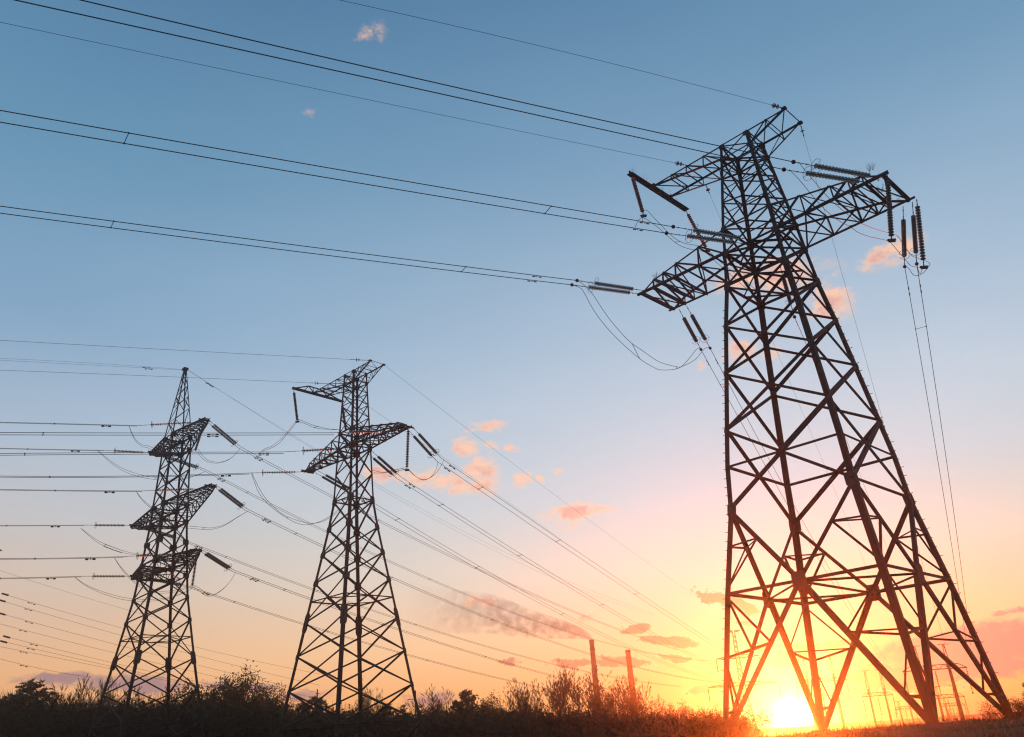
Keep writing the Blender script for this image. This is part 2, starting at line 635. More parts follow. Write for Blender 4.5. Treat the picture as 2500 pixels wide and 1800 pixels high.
def right_tower():
    T = RT
    T.legs([(-1.6, 12.1, .35), (12.1, 27.49, .31), (27.49, 39.35, .22)])
    Pz, Qz, Bz = 12.1, 7.2, -.75
    for fi, (i, j, n) in enumerate(FACES):
        br, sec = MB(), MB()
        mq = (T.c(i, Qz) + T.c(j, Qz)) / 2
        out = -n
        for k in (i, j):
            # K-brace down to the middle of the face, then out to the foot
            T.lbar(br, T.c(k, Pz), mq, .19, n, .03)
            T.lbar(br, mq, T.c(k, Bz), .24, n, .03)
            T.lbar(br, T.c(k, Qz), mq, .15, n, .02)
            sec = MB()
            up_n, up_l = bez(T.c(k, Pz), mq, .42), T.c(k, 9.9)
            T.lbar(sec, up_l, up_n, .09, n, .02)
            T.lbar(sec, T.c(k, Qz + .1), up_n, .10, n, .04)
            d1, d2 = bez(mq, T.c(k, Bz), .375), bez(mq, T.c(k, Bz), .78)
            l1, l2 = T.c(k, 3.7), T.c(k, .75)
            sec.build('upper_infill', STEEL, T.root)
            sec = MB()
            T.lbar(sec, T.c(k, Qz - .1), d1, .09, n, .03)
            T.lbar(sec, d1, l1, .10, n, .04)
            T.lbar(sec, l1, d2, .08, n, .03)
            T.lbar(sec, d2, l2, .09, n, .02)
            sec.build('lower_infill', STEEL, T.root)
            g = MB()
            ex = (T.c(j, Qz) - T.c(i, Qz)).normalized()
        g.plate(mq - n * .01, ex * .42, V3((0, 0, .5)), n, .03, .35)
        g.build('gusset_plate', PLATE, T.root)
        # X panels of the shaft
        T.xpanel(br, fi, Pz, 17.19, .24 if fi == 0 else .19, .15)
        T.tie(fi, 14.8, .12, .05)
        T.xpanel(br, fi, 17.19, 21.06, .19, .14)
        T.xpanel(br, fi, 21.06, 24.5, .17, .13)
        T.xpanel(br, fi, 24.5, 27.49, .16, .12)
        T.xpanel(br, fi, 27.49, 30.1, .14, .12, .14)
        T.tie(fi, 27.49, .12, .02)
        T.xpanel(br, fi, 30.1, 32.15, .12, .10, .11)
        sec = MB()
        hs = [32.15, 34.3, 36.3, 38.1, 39.35]
        for a, b in zip(hs, hs[1:]):
            T.xpanel(sec, fi, a, b, .085, .085, .085 if b > 38 else 0)
        for h in (33.3, 35.4, 37.3):
            T.lbar(sec, T.c(i, h), T.c(j, h), .06, n, .02)
        br.build('face_bracing', STEEL, T.root)
        sec.build('head_bracing', STEEL, T.root)
    # level diaphragms
    for h, w in ((Qz, .12), (30.1, .13), (27.49, .1), (9.9, .08), (3.7, .08)):
        mb = MB()
        if h in (9.9, 3.7):
            for k in range(4):
                fs = [f for f in FACES if k in f[:2]]
                pts = []
                for (i, j, n) in fs:
                    mq = (T.c(i, Qz) + T.c(j, Qz)) / 2
                    pts.append(bez(T.c(k, Pz), mq, .42) if h > 8 else bez(mq, T.c(k, Bz), .375))
                mb = MB()
                mb.angle(pts[0], pts[1], w, V3((0, 0, -1)), V3((1, 0, 0)))
                mb.build('corner_tie', STEEL, T.root)
                if h < 8:
                    mb = MB()
                    a = [bez((T.c(i, Qz) + T.c(j, Qz)) / 2, T.c(k, Bz), .78) for (i, j, n) in fs]
                    mb.angle(a[0], a[1], w, V3((0, 0, -1)), V3((1, 0, 0)))
                    mb.build('corner_tie', STEEL, T.root)
        else:
            mids = [(T.c(i, h) + T.c(j, h)) / 2 for (i, j, n) in FACES]
            for a, b in ((0, 2), (2, 1), (1, 3), (3, 0)):
                mb.angle(mids[a], mids[b], w, V3((0, 0, -1)), V3((1, 0, 0)))
            mb.angle(mids[0], mids[1], w, V3((0, 0, -1)), V3((1, 0, 0)))
            mb.build('diaphragm', STEEL, T.root)
    for i in range(4):
        T.gusset(i, 12.1, .30, .42)
        T.gusset(i, 27.49, .24, .32)
        T.gusset(i, 30.1, .22, .26)
        T.gusset(i, 32.1, .18, .2)
        T.gusset(i, 39.2, .22, .2)
        T.gusset(i, 38.1, .2, .18)
        for h in (17.19, 21.06, 24.5):
            T.gusset(i, h, .12, .16)
        # concrete footing
        su, sv = CORN[i]
        p = T.c(i, -1.3)
        wz = ground_z(*(T.world(p.x, p.y, 0).xy)) - EY
        f = MB()
        f.loft([[V3((p.x + a * k, p.y + b * k, z)) for a, b in ((-1, -1), (1, -1), (1, 1), (-1, 1))] for k, z in ((.75, wz - .5), (.55, wz + .12), (.42, wz + .3))])
        f.build('footing', CONC2, T.root)
        # step bolts up the leg
        if i in (0, 3):
            h = 2.0
            while h < 26:
                sb = MB()
                q = T.c(i, h)
                e = V3((su, 0, 0)) if int(h * 2.5) % 2 else V3((0, sv, 0))
                sb.bar(q, q + e * .17, .03)
                sb.build('step_bolt', FIT, T.root)
                h += .55
    for side in (-1, 1):
        a = arm(T, side, 30.1, 32.1, 9.25, 30.15, 2.06, [.28, .555, .71, .83], .15, .085, ext=.35, top_end=30.55)
        # stiff end beam between the chord tips
        e = MB()
        for u in (8.05, 9.1):
            e.angle(V3((side * u, -2.06, 30.12)), V3((side * u, 2.06, 30.12)), .2, V3((side, 0, 0)), V3((0, 0, 1)))
        e.build('end_beam', STEEL, a)
        # bird spikes fanned on the chord tips
        rnd = random.Random(5 + side)
        for k in range(9):
            b = V3((side * rnd.uniform(7.2, 9.2), rnd.choice((-2.06, 2.06)) if k < 5 else rnd.uniform(-1.8, 1.8), 30.25 + (.5 if k < 4 else 0)))
            sp = MB()
            for _ in range(13):
                d = V3((rnd.uniform(-.6, .6), rnd.uniform(-.6, .6), 1)).normalized() * rnd.uniform(.4, .62)
                sp.bar(b, b + d, .006)
            sp.build('bird_spike_tuft', FIT, a)
    peak_arm(T, 1, 39.35, 38.1, 4.1, [.5], .12, .07)
    peak_arm(T, -1, 39.35, 38.1, -(-7.25), [.24, .49, .72], .12, .07, drop=.1)
    # jumper beam across the end of the long peak arm
    b = MB()
    p, q = V3((-7.25, -4.25, 38.98)), V3((-7.25, 3.35, 38.98))
    b.angle(p, q, .24, V3((0, 0, 1)), V3((1, 0, 0)), .03)
    b.angle(p + V3((-.03, 0, 0)), q + V3((-.03, 0, 0)), .24, V3((0, 0, 1)), V3((-1, 0, 0)), .03)
    bm = b.build('jumper_beam', STEEL, T.root)
    rnd = random.Random(9)
    for k in range(30):
        o = bez(p, q, rnd.uniform(.02, .98)) + V3((0, 0, .24))
        sp = MB()
        sp.bar(o, o + V3((rnd.uniform(-.2, .2), rnd.uniform(-.2, .2), rnd.uniform(.4, .65))), .006)
        sp.build('bird_spike', FIT, bm)


right_tower()

k_ = 86 / 150
MT = Tower('lattice_pylon', 'middle lattice pylon with one jumper beam at its top, left of the chimneys', -30.93 * k_, 86.0, radians(-43.07),
           [(-3.4, 5.72), (2.6, 4.82), (6.03, 4.28), (9.2, 3.80), (12.38, 3.32), (16.22, 2.73), (19.05, 2.29), (21.7, 1.887), (24.61, 1.53),
            (30.37, 1.303), (32.3, 1.22), (38.1, .97), (39.34, .919)], 'lattice pylons')


def mid_tower():
    T = MT
    T.legs([(-3.4, 12.38, .31), (12.38, 24.61, .27), (24.61, 39.34, .19)])
    hs = [-3.2, 2.6, 6.03, 9.2, 12.38, 16.22, 19.05, 21.7, 24.61]
    for fi, (i, j, n) in enumerate(FACES):
        br, sec = MB(), MB()
        for a, b in zip(hs, hs[1:]):
            T.xpanel(br, fi, a, b, .14 if fi in (0, 2) else .12, .11)
        for h in (14.4, 2.7, 24.61):
            T.tie(fi, h, .10, .05)
        us = [24.61, 27.5, 30.37, 32.3]
        for a, b in zip(us, us[1:]):
            T.xpanel(br, fi, a, b, .11, .10, .12 if b > 30 else 0)
        us = [32.3, 34.0, 35.5, 36.9, 38.1, 39.34]
        for a, b in zip(us, us[1:]):
            T.xpanel(sec, fi, a, b, .075, .075, .07 if b > 38 else 0)
        br.build('face_bracing', STEEL, T.root)
        sec.build('head_bracing', STEEL, T.root)
    for h in (2.7, 14.4, 24.61, 30.37):
        mb = MB()
        mids = [(T.c(i, h) + T.c(j, h)) / 2 for (i, j, n) in FACES]
        for a, b in ((0, 2), (2, 1), (1, 3), (3, 0)):
            mb.angle(mids[a], mids[b], .09, V3((0, 0, -1)), V3((1, 0, 0)))
        mb.build('diaphragm', STEEL, T.root)
    for i in range(4):
        T.gusset(i, 12.4, .26, .95)
        T.gusset(i, 24.61, .27, .40)
        T.gusset(i, 30.37, .30, .34)
        T.gusset(i, 32.3, .26, .24)
        T.gusset(i, 39.2, .2, .2)
        T.gusset(i, 38.1, .2, .2)
        for h in (6.03, 9.2):
            T.gusset(i, h, .17, .25)
        for h in (16.22, 19.05, 21.7):
            T.gusset(i, h, .28, .3)
    for side in (-1, 1):
        a = arm(T, side, 30.3, 32.3, 9.2, 30.2, .34, [.2, .38, .55, .72, .86], .17, .08, top_end=30.7, ext=.25)
        e = MB()
        e.angle(V3((side * 8.4, -.62, 30.2)), V3((side * 8.4, .62, 30.2)), .2, V3((side, 0, 0)), V3((0, 0, 1)))
        e.angle(V3((side * 9.1, -.85, 30.2)), V3((side * 9.1, .85, 30.2)), .2, V3((side, 0, 0)), V3((0, 0, 1)))
        e.build('end_beam', STEEL, a)
    peak_arm(T, 1, 39.34, 38.0, 4.0, [.3, .6], .11, .06)
    peak_arm(T, -1, 39.34, 38.1, 7.2, [.25, .5, .75], .11, .06, drop=.1)
    # trussed jumper beam across the long peak arm
    b = MB()
    u = -7.2
    p, q = V3((u, -3.64, 39.15)), V3((u, 3.38, 39.15))
    b.angle(p, q, .22, V3((0, 0, 1)), V3((1, 0, 0)), .04)
    b.angle(p + V3((-.05, 0, 0)), q + V3((-.05, 0, 0)), .22, V3((0, 0, 1)), V3((-1, 0, 0)), .04)
    tp = [V3((u, -1.5, 40.0)), V3((u, .2, 39.95)), V3((u, 1.6, 39.6))]
    b.bar(p, tp[0], .12)
    b.bar(tp[0], tp[1], .11)
    b.bar(tp[1], q, .11)
    for f, t in ((.2, 0), (.42, 0), (.42, 1), (.72, 1), (.72, 2)):
        b.bar(bez(p, q, f), tp[min(t, 1)], .08)
    for v in (-.9, .9):
        b.bar(V3((u, v, 39.2)), V3((u, v, 39.85)), .1)
    b.build('jumper_beam', STEEL, T.root)


mid_tower()

LEFT_LV = [(-4, 5.6), (4.6, 4.42), (8.07, 3.88), (11.43, 3.35), (15.77, 2.73), (18.35, 2.35), (20.9, 2.14), (22.4, 2.02), (24.9, 1.84), (27.4, 1.66), (29.46, 1.61),
           (33.0, 1.45), (36.8, 1.32), (38.5, 1.27), (48.2, .14)]


def left_type(name, label, x, y, th, detail=True, armw=(8.0, 11.3, 9.0)):
    T = Tower(name, label, x, y, th, LEFT_LV, 'lattice pylons')
    T.legs([(-4, 11.43, .30), (11.43, 29.46, .26), (29.46, 38.5, .20), (38.5, 48.2, .12)])
    hs = [-4, 0.6, 4.6, 8.07, 11.43, 15.77, 18.35, 20.9]
    up = [20.9, 22.4, 24.9, 27.4, 29.46, 31.6, 34.3, 36.8, 38.5]
    pk = [38.5, 40.6, 42.6, 44.3, 45.8, 47.1, 48.1]
    for fi, (i, j, n) in enumerate(FACES):
        br, sec = MB(), MB()
        for a, b in zip(hs, hs[1:]):
            T.xpanel(br, fi, a, b, .13, .11)
        for a, b in zip(up, up[1:]):
            T.xpanel(br, fi, a, b, .12, .10, .13 if b in (22.4, 27.4, 29.46, 36.8, 38.5) else 0)
        for h in (13.8, 4.7):
            T.tie(fi, h, .09, .05)
        for k, (a, b) in enumerate(zip(pk, pk[1:])):
            p, q = (i, j) if k % 2 else (j, i)
            T.lbar(sec, T.c(p, a), T.c(q, b), .065, n)
            if k % 2 == 0 and k < 4:
                T.lbar(sec, T.c(q, a), T.c(p, b), .055, n, .03)
        br.build('face_bracing', STEEL, T.root)
        sec.build('peak_bracing', STEEL, T.root)
    for h in (4.7, 13.8, 20.9, 27.4, 36.8):
        mb = MB()
        mids = [(T.c(i, h) + T.c(j, h)) / 2 for (i, j, n) in FACES]
        for a, b in ((0, 2), (2, 1), (1, 3), (3, 0)):
            mb.angle(mids[a], mids[b], .08, V3((0, 0, -1)), V3((1, 0, 0)))
        mb.build('diaphragm', STEEL, T.root)
    for i in range(4):
        T.gusset(i, 11.43, .30, .75)
        for h in (15.77, 18.35):
            T.gusset(i, h, .24, .26)
        for h in (20.9, 22.4, 27.4, 29.46, 24.9):
            T.gusset(i, h, .36, .34)
        for h in (36.8, 38.5):
            T.gusset(i, h, .32, .3)
    g = MB()
    g.box(V3((0, 0, 48.2)), V3((.34, 0, 0)), V3((0, .3, 0)), V3((0, 0, .16)))
    g.build('peak_cap', PLATE, T.root)
    for (hb, ht, ut) in ((36.8, 38.6, armw[0]), (27.4, 29.4, armw[1]), (20.9, 22.4, armw[2])):
        for side in (-1, 1):
            # level top chords, lower chords rising to the tip
            a = arm(T, side, ht, hb, ut, ht, .30, [.16, .31, .45, .58, .7, .8, .9], .15, .065, top_end=ht - .25, ext=.2)
            e = MB()
            e.angle(V3((side * (ut - .7), -.75, ht)), V3((side * (ut - .7), .75, ht)), .18, V3((side, 0, 0)), V3((0, 0, 1)))
            e.build('end_beam', STEEL, a)
    return T


LT = left_type('lattice_pylon', 'tall narrow lattice pylon with six crossarms and a pointed peak, farther left', -43.35, 100.0, radians(-43.97))
FP = at_dist(-104, 1640, 158)
FT = left_type('lattice_pylon', 'distant lattice pylon cut by the left edge, only its arm tips showing', FP.x, FP.y, radians(-42), armw=(10.6, 10.4, 9.0))


# ------------------------------------------------------------------ line hardware
def hit(P, az, px):
    """pixel ray against the vertical plane through P with horizontal heading az (degrees)"""
    a = radians(az)
    n = V3((cos(a), -sin(a), 0))
    d = ray(*px)
    t = (P - EYE).dot(n) / d.dot(n)
    q = EYE + d * t
    return q, (q - P).dot(V3((sin(a), cos(a), 0)))


def lathe(prof, n=14):
    mb = MB()
    mb.loft([[V3((r * cos(2 * pi * k / n), r * sin(2 * pi * k / n), z)) for k in range(n)] for r, z in prof])
    return mb


def disc_mesh(mt, r=.16, n=14):
    mb = lathe([(.045, .075), (.055, .07), (.055, .02), (.10, .012), (r * .93, -.02), (r, -.045), (r * .96, -.06), (r * .7, -.035), (.05, -.03), (.025, -.07)], n)
    o = mb.build('disc', mt, None, True)
    me = o.data
    bpy.data.objects.remove(o)
    return me


DISC = {'teal': disc_mesh(GLASS), 'dusty': disc_mesh(GLASSW), 'far': disc_mesh(GLASSF, .17, 8)}


def frame_z(d):
    return d.to_track_quat('Z', 'Y')


def ring_mb(mb, c, d, R, r=.014, n=26, gap=0.0, off=V3((0, 0, 0))):
    q = frame_z(d)
    pts = [c + off + q @ V3((R * cos(a), R * sin(a), 0)) for a in [gap + (2 * pi - 2 * gap) * k / n for k in range(n + 1)]]
    mb.tube(pts, r, 5)
    for a in (gap + .02, pi):
        mb.bar(c, c + off + q @ V3((R * cos(a), R * sin(a), 0)), r * 1.3)


def insulator(P, Q, f0, f1, label, kind='teal', nd=17, ring=0.0, near=True, group='glass insulator strings', clamp=False, sag=.0):
    """string of glass discs from tower point P to line point Q, discs between fractions f0..f1"""
    root = empty('insulator_string', P, label, 'insulator', group)
    d = (Q - P)
    L = d.length
    d.normalize()
    pt = lambda f: P + d * L * f - V3((0, 0, sag * 4 * f * (1 - f)))
    fit = MB()
    fit.tube([pt(0), pt(f0 * .5), pt(f0)], .022, 6)
    fit.tube([pt(f1), pt((1 + f1) / 2), pt(1)], .024, 6)
    fit.tube([pt(f0 + (f1 - f0) * k / 6) for k in range(7)], .030, 6)
    for f in (f0 * .3, f0 * .8, f1 + (1 - f1) * .4, f1 + (1 - f1) * .75):
        fit.ball(pt(f), .05, 6, 4)
    fit.build('link_fittings', FIT, root, org=P)
    me = DISC[kind]
    q = frame_z(-d)
    if near:
        for k in range(nd):
            o = bpy.data.objects.new('disc', me)
            COL.objects.link(o)
            o.parent = root
            o.location = pt(f0 + (f1 - f0) * (k + .5) / nd) - P
            o.rotation_mode = 'QUATERNION'
            o.rotation_quaternion = q
    else:
        mb = MB()
        vs = [v.co.copy() for v in me.vertices]
        fs = [tuple(p.vertices) for p in me.polygons]
        for k in range(nd):
            c = pt(f0 + (f1 - f0) * (k + .5) / nd)
            mb.add([c + q @ v for v in vs], fs)
        mb.build('disc_stack', {'far': GLASSF, 'teal': GLASS, 'dusty': GLASSW}[kind], root, True, org=P)
    if ring:
        r = MB()
        ring_mb(r, pt(f1 - .02), d, ring, .013 if near else .022, gap=.35, off=V3((0, 0, 0)))
        r.build('grading_ring', FIT, root, org=P)
    if clamp:
        c = MB()
        c.box(pt(1), V3((.24, 0, 0)), V3((0, .05, 0)), V3((0, 0, .05)))
        c.bar(pt(1) - V3((.2, 0, .1)), pt(1) + V3((.2, 0, -.1)), .09)
        c.build('suspension_clamp', FIT, root, org=P)
    return root


def curve_pts(P, az, pxs, ext=1.0, n=40, w0=6.0):
    """points of a hanging wire from P in the vertical plane with heading az, drawn through the given pixels"""
    data = [(0.0, P.z, w0)]
    for px in pxs:
        q, s = hit(P, az, px)
        data.append((s, q.z, 1.0))
    deg = min(2, len(pxs))
    sm = max(data, key=lambda t: abs(t[0]))[0]
    # weighted least squares with z(0) held
    import numpy as np
    A = np.array([[(t[0] / sm) ** k for k in range(1, deg + 1)] for t in data[1:]])
    b = np.array([t[1] - P.z for t in data[1:]])
    co = np.linalg.lstsq(A, b, rcond=None)[0]
    a = radians(az)
    h = V3((sin(a), cos(a), 0))
    out = []
    for i in range(n + 1):
        f = (i / n) ** 1.5 * ext
        z = P.z + sum(c * f ** (k + 1) for k, c in enumerate(co))
        out.append(V3((P.x, P.y, 0)) + h * (f * sm) + V3((0, 0, z)))
    return out


def along(pts, s):
    acc = 0
    for a, b in zip(pts, pts[1:]):
        l = (b - a).length
        if acc + l >= s:
            return bez(a, b, (s - acc) / l)
        acc += l
    return pts[-1]


def damper(root, P, pts, s, k=1.0):
    a, b = along(pts, s - .25 * k), along(pts, s + .25 * k)
    d = (b - a).normalized()
    c = (a + b) / 2 - V3((0, 0, .10 * k))
    mb = MB()
    mb.bar(c, c + V3((0, 0, .10 * k)), .03 * k)
    mb.bar(a - V3((0, 0, .10 * k)), b - V3((0, 0, .10 * k)), .016 * k)
    for p in (a, b):
        e = p - V3((0, 0, .10 * k))
        mb.tube([e - d * .10 * k, e + d * .10 * k], .042 * k, 6)
    mb.build('vibration_damper', FIT, root, org=P)


def bundle(lines, label, r=.026, group='conductor bundles', spacers=(), dampers=(), dk=1.0, balls=False):
    """lines: one or two lists of points -> one thing with its cables, spacers and dampers"""
    P = lines[0][0].copy()
    root = empty('conductor_bundle' if len(lines) > 1 else 'power_cable', P, label, 'power line', group)
    for pts in lines:
        mb = MB()
        mb.tube(pts, r, 5)
        mb.build('cable', WIRE, root, org=P)
        for s in dampers:
            damper(root, P, pts, s, dk)
        if balls:
            b = MB()
            b.ball(pts[0], .13, 10, 7)
            b.build('strain_clamp', FIT, root, org=P)
    if len(lines) > 1:
        for s in spacers:
            a, b = along(lines[0], s), along(lines[1], s)
            mb = MB()
            mb.bar(a, b, .03 * dk)
            mb.ball(a, .05 * dk, 6, 4)
            mb.ball(b, .05 * dk, 6, 4)
            mb.build('spacer', FIT, root, org=P)
    return root


def smooth_line(pts, n=6):
    out = []
    for i in range(len(pts) - 1):
        p0, p1, p2, p3 = pts[max(i - 1, 0)], pts[i], pts[i + 1], pts[min(i + 2, len(pts) - 1)]
        for k in range(n):
            t = k / n
            out.append(.5 * (2 * p1 + (p2 - p0) * t + (2 * p0 - 5 * p1 + 4 * p2 - p3) * t * t + (3 * p1 - p0 - 3 * p2 + p3) * t ** 3))
    out.append(pts[-1])
    return out


def jumper_line(pxs, d0, d1):
    """loop of slack wire through pixels, its distance running evenly from y=d0 to y=d1"""
    acc = [0]
    for a, b in zip(pxs, pxs[1:]):
        acc.append(acc[-1] + sqrt((a[0] - b[0]) ** 2 + (a[1] - b[1]) ** 2))
    return smooth_line([at_dist(*p, d0 + (d1 - d0) * s / acc[-1]) for p, s in zip(pxs, acc)])


def jumper(pairs, d0, d1, label, r=.02, spacers=(.4, .75), dk=1.0):
    ls = [jumper_line(p, d0, d1) for p in pairs]
    P = ls[0][0].copy()
    root = empty('jumper_loop', P, label, 'power line', 'jumper loops')
    for l in ls:
        mb = MB()
        mb.tube(l, r, 5)
        mb.build('cable', WIRE, root, org=P)
    if len(ls) > 1:
        for f in spacers:
            a, b = ls[0][int(f * (len(ls[0]) - 1))], ls[1][int(f * (len(ls[1]) - 1))]
            mb = MB()
            mb.bar(a, b, .03 * dk)
            mb.build('spacer', FIT, root, org=P)
    return root


def Z(x0, y0, k):
    return lambda *ps: [(x0 + k * x, y0 + k * y) for x, y in ps]


z1 = Z(1500, 220, .3552)
z2 = Z(1650, 700, .3748)
z3 = Z(1650, 1200, .3748)
zA = Z(1300, 600, .2143)       # left arm of the near pylon
zB = Z(1900, 380, .196)        # right arm
zC = Z(1550, 560, .1837)
zD = Z(1450, 350, .2755)
zE = Z(1700, 200, .2143)
z5 = Z(600, 830, .3061)
zM = Z(680, 860, .2082)
z6 = Z(600, 1250, .3368)
zU = Z(200, 850, .3062)
zL = Z(0, 1300, .3061)
zW = Z(0, 0, .3968)
z4 = Z(1000, 1200, .3675)

AZI, AZ3, AZ1 = 65, 22.3, 25     # headings of the near pylon's lines
W = RT.world


def near_lines():
    # incoming, from the left
    def inc(P, att, ball, pts, f0, f1, lab):
        Q, _ = hit(P, AZI, ball)
        insulator(P, Q, f0, f1, lab, 'teal', 17, .42)
        return curve_pts(Q, AZI, pts, 1.45, 60)
    P1a, P1b = W(-8.62, -2.1, 30.08), W(-9.2, -2.1, 30.08)
    a = inc(P1a, 0, zA((508, 397))[0], zA((265, 363)) + zW((1850, 1512), (900, 1390), (0, 1268)), .20, .75, 'upper teal glass string of the pair reaching left from the left crossarm tip')
    b = inc(P1b, 0, zA((450, 447))[0], zA((210, 420)) + zW((1540, 1512), (0, 1312)), .16, .76, 'lower teal glass string of the pair reaching left from the left crossarm tip')
    bundle([a, b], 'lowest pair of cables from the left edge to the near pylon left arm tip', .026, spacers=(8.5, 30), dampers=(3.2,), balls=True)
    P2a, P2b = W(.25, -2.1, 30.05), W(-.35, -2.1, 30.05)
    a = inc(P2a, 0, zD((703, 740))[0], zD((60, 635)) + zW((2268, 1075), (0, 680)), .16, .75, 'upper teal glass string of the pair anchored on the near pylon shaft')
    b = inc(P2b, 0, zD((643, 797))[0], zD((10, 695)) + zW((2268, 1137), (0, 752)), .16, .74, 'lower teal glass string of the pair anchored on the near pylon shaft')
    bundle([a, b], 'second pair of cables from the left edge, anchored on the near pylon shaft', .026, spacers=(8.8, 32), dampers=(2.2,), balls=True)
    P3a, P3b = W(9.0, -2.1, 30.1), W(8.3, -2.1, 30.1)
    a = inc(P3a, 0, zE((1107, 913))[0], [(1580, 321)] + zW((2268, 408), (480, 0)), .10, .76, 'upper teal glass string of the pair above the right crossarm')
    b = inc(P3b, 0, zE((998, 1000))[0], [(1580, 339)] + zW((2268, 484), (95, 0)), .10, .74, 'lower teal glass string of the pair above the right crossarm')
    bundle([a, b], 'upper pair of cables from the top left corner passing behind the near pylon top', .026, spacers=(), dampers=(), balls=True)
    for P, pts, lab, ins in ((W(-4.06, -1.16, 39.35), [(1655, 398)] + zW((2268, 615), (0, 137)), 'thin earth wire from the left edge to the near pylon left peak arm', 0),
                             (W(4.1, -1.16, 39.35), [(1872, 255), (1400, 132), (827, 0)], 'thin earth wire from the top edge to the near pylon right peak tip', 1)):
        c = curve_pts(P, AZI, pts, 1.45, 60)
        bundle([c], lab, .013, 'earth wires')
        i = insulator(c[0], along(c, 1.1), .35, .85, 'single glass disc holding the earth wire at the %s' % ('left peak arm' if not ins else 'right peak tip'), 'dusty', 2, .16, group='earth wire insulators')
    # outgoing, away to the right
    def outg(P, az, ball, pts, f0, f1, lab, ext=1.0):
        Q, _ = hit(P, az, ball)
        insulator(P, Q, f0, f1, lab, 'dusty', 19, .36)
        return curve_pts(Q, az, pts, ext)
    P = W(-8.62, 2.1, 30.0)
    a = outg(W(-8.75, 2.1, 30.0), AZ1, zC((878, 1598))[0], [(1762, 947), (1920, 1228), (2148, 1606)], .2, .78, 'left glass string of the pair hanging below the left crossarm')
    b = outg(W(-8.05, 2.1, 30.0), AZ1, zC((1000, 1580))[0], [(1820, 996), (1972, 1300), (2166, 1616)], .2, .78, 'right glass string of the pair hanging below the left crossarm')
    bundle([a, b], 'pair of cables running down and away behind the near pylon legs', .024, spacers=(6,), dampers=(2.0,), balls=True)
    a = outg(W(-.1, 2.1, 29.9), 24, z1((1238, 1560))[0], z1((1262, 1625)) + z2((950, 680), (1190, 1190)) + [(2235, 1560)], .2, .72, 'glass string hanging inside the near pylon shaft, seen against pink cloud')
    bundle([a], 'cable running down and away inside the near pylon', .024, 'conductor bundles', dampers=(1.5,), balls=True)
    a = outg(W(8.75, 2.1, 30.0), AZ3, zB((1575, 1385))[0], z2((1540, 150)) + z3((1740, 0), (1835, 600), (1895, 1000)), .2, .8, 'left glass string of the pair under the right crossarm tip')
    b = outg(W(9.35, 2.1, 30.0), AZ3, zB((1725, 1350))[0], z2((1615, 140)) + z3((1790, 0), (1880, 650), (1920, 1000)), .2, .8, 'right glass string of the pair under the right crossarm tip')
    bundle([a, b], 'pair of cables falling steeply away at the right of the near pylon', .022, spacers=(5.5,), dampers=(2.0,), balls=True)
    for P, pts, lab, l2 in ((W(4.1, 1.16, 39.35), z1((1480, 930)) + [(2089, 799), (2145, 992), (2231, 1300)], 'hair-thin earth wire dropping from the near pylon right peak tip', 'glass disc under the right peak tip'),
                            (W(-4.06, 1.16, 38.7), z1((680, 750)) + [(1878, 820), (1930, 929), (2010, 1135), (2081, 1300)], 'hair-thin earth wire dropping from the near pylon left peak arm', 'glass disc under the left peak arm')):
        c = curve_pts(P, 26, pts, 1.3)
        bundle([c], lab, .010, 'earth wires')
        insulator(c[0], along(c, 1.0), .35, .8, l2 + ' holding the earth wire', 'dusty', 1, 0, group='earth wire insulators')
    # jumper under the left arm
    j1 = zA((508, 397), (575, 440), (650, 510), (700, 575), (850, 800), (980, 960), (1110, 1095), (1250, 1195), (1400, 1300), (1500, 1345), (1645, 1380), (1700, 1378), (1850, 1300), (1960, 1175), (2025, 1165))
    j2 = zA((450, 447), (540, 480), (590, 540), (700, 740), (860, 950), (1055, 1145), (1250, 1310), (1380, 1385), (1450, 1415), (1600, 1412), (1700, 1375), (1810, 1255), (1870, 1180), (1918, 1180))
    jumper([j1, j2], 52.0, 57.5, 'slack twin loop sagging below the near pylon left arm', .019, (.45, .72))
    # jumper under the right arm with its two hanging strings
    j1 = zB((270, 100), (370, 230), (500, 380), (640, 540), (800, 680), (970, 810), (1090, 870), (1250, 930), (1440, 985), (1500, 1020), (1640, 1220), (1720, 1275), (1880, 1335), (1860, 1400), (1780, 1480), (1690, 1490), (1620, 1400), (1580, 1385))
    j2 = zB((150, 190), (260, 300), (450, 530), (600, 690), (760, 815), (900, 890), (1000, 960), (1150, 1015), (1340, 1055), (1400, 1085), (1560, 1270), (1650, 1370), (1740, 1395), (1790, 1420), (1760, 1470), (1725, 1350))
    jumper([j1, j2], 41.0, 46.0, 'slack twin loop under the near pylon right crossarm', .017, (.33,))
    Pa = W(9.5, -2.06, 30.05)
    insulator(Pa, at_dist(*zB((1412, 1050))[0], Pa.y), .10, .94, 'hanging glass string at the outer right arm tip, left of the pair', 'teal', 20, 0, clamp=True)
    Pb = W(9.65, 2.06, 30.05)
    insulator(Pb, at_dist(*zB((1815, 1385))[0], Pb.y), .10, .90, 'hanging glass string farthest right on the right arm tip', 'dusty', 19, 0, clamp=True)
    # jumper of the middle phase, held by the beam at the top
    Pc, Pd = W(-7.25, -3.95, 38.9), W(-7.25, 3.1, 38.9)
    insulator(Pc, at_dist(*zD((440, 640))[0], Pc.y), .05, .90, 'glass string hanging from the left end of the top jumper beam', 'dusty', 19, 0, clamp=True)
    insulator(Pd, at_dist(*zD((1005, 950))[0], Pd.y), .10, .92, 'glass string hanging from the right end of the top jumper beam', 'dusty', 19, 0, clamp=True)
    j1 = zD((430, 690), (455, 590), (560, 690), (700, 830), (800, 885), (900, 905), (1000, 945), (1130, 1060), (1300, 1190), (1452, 1310))
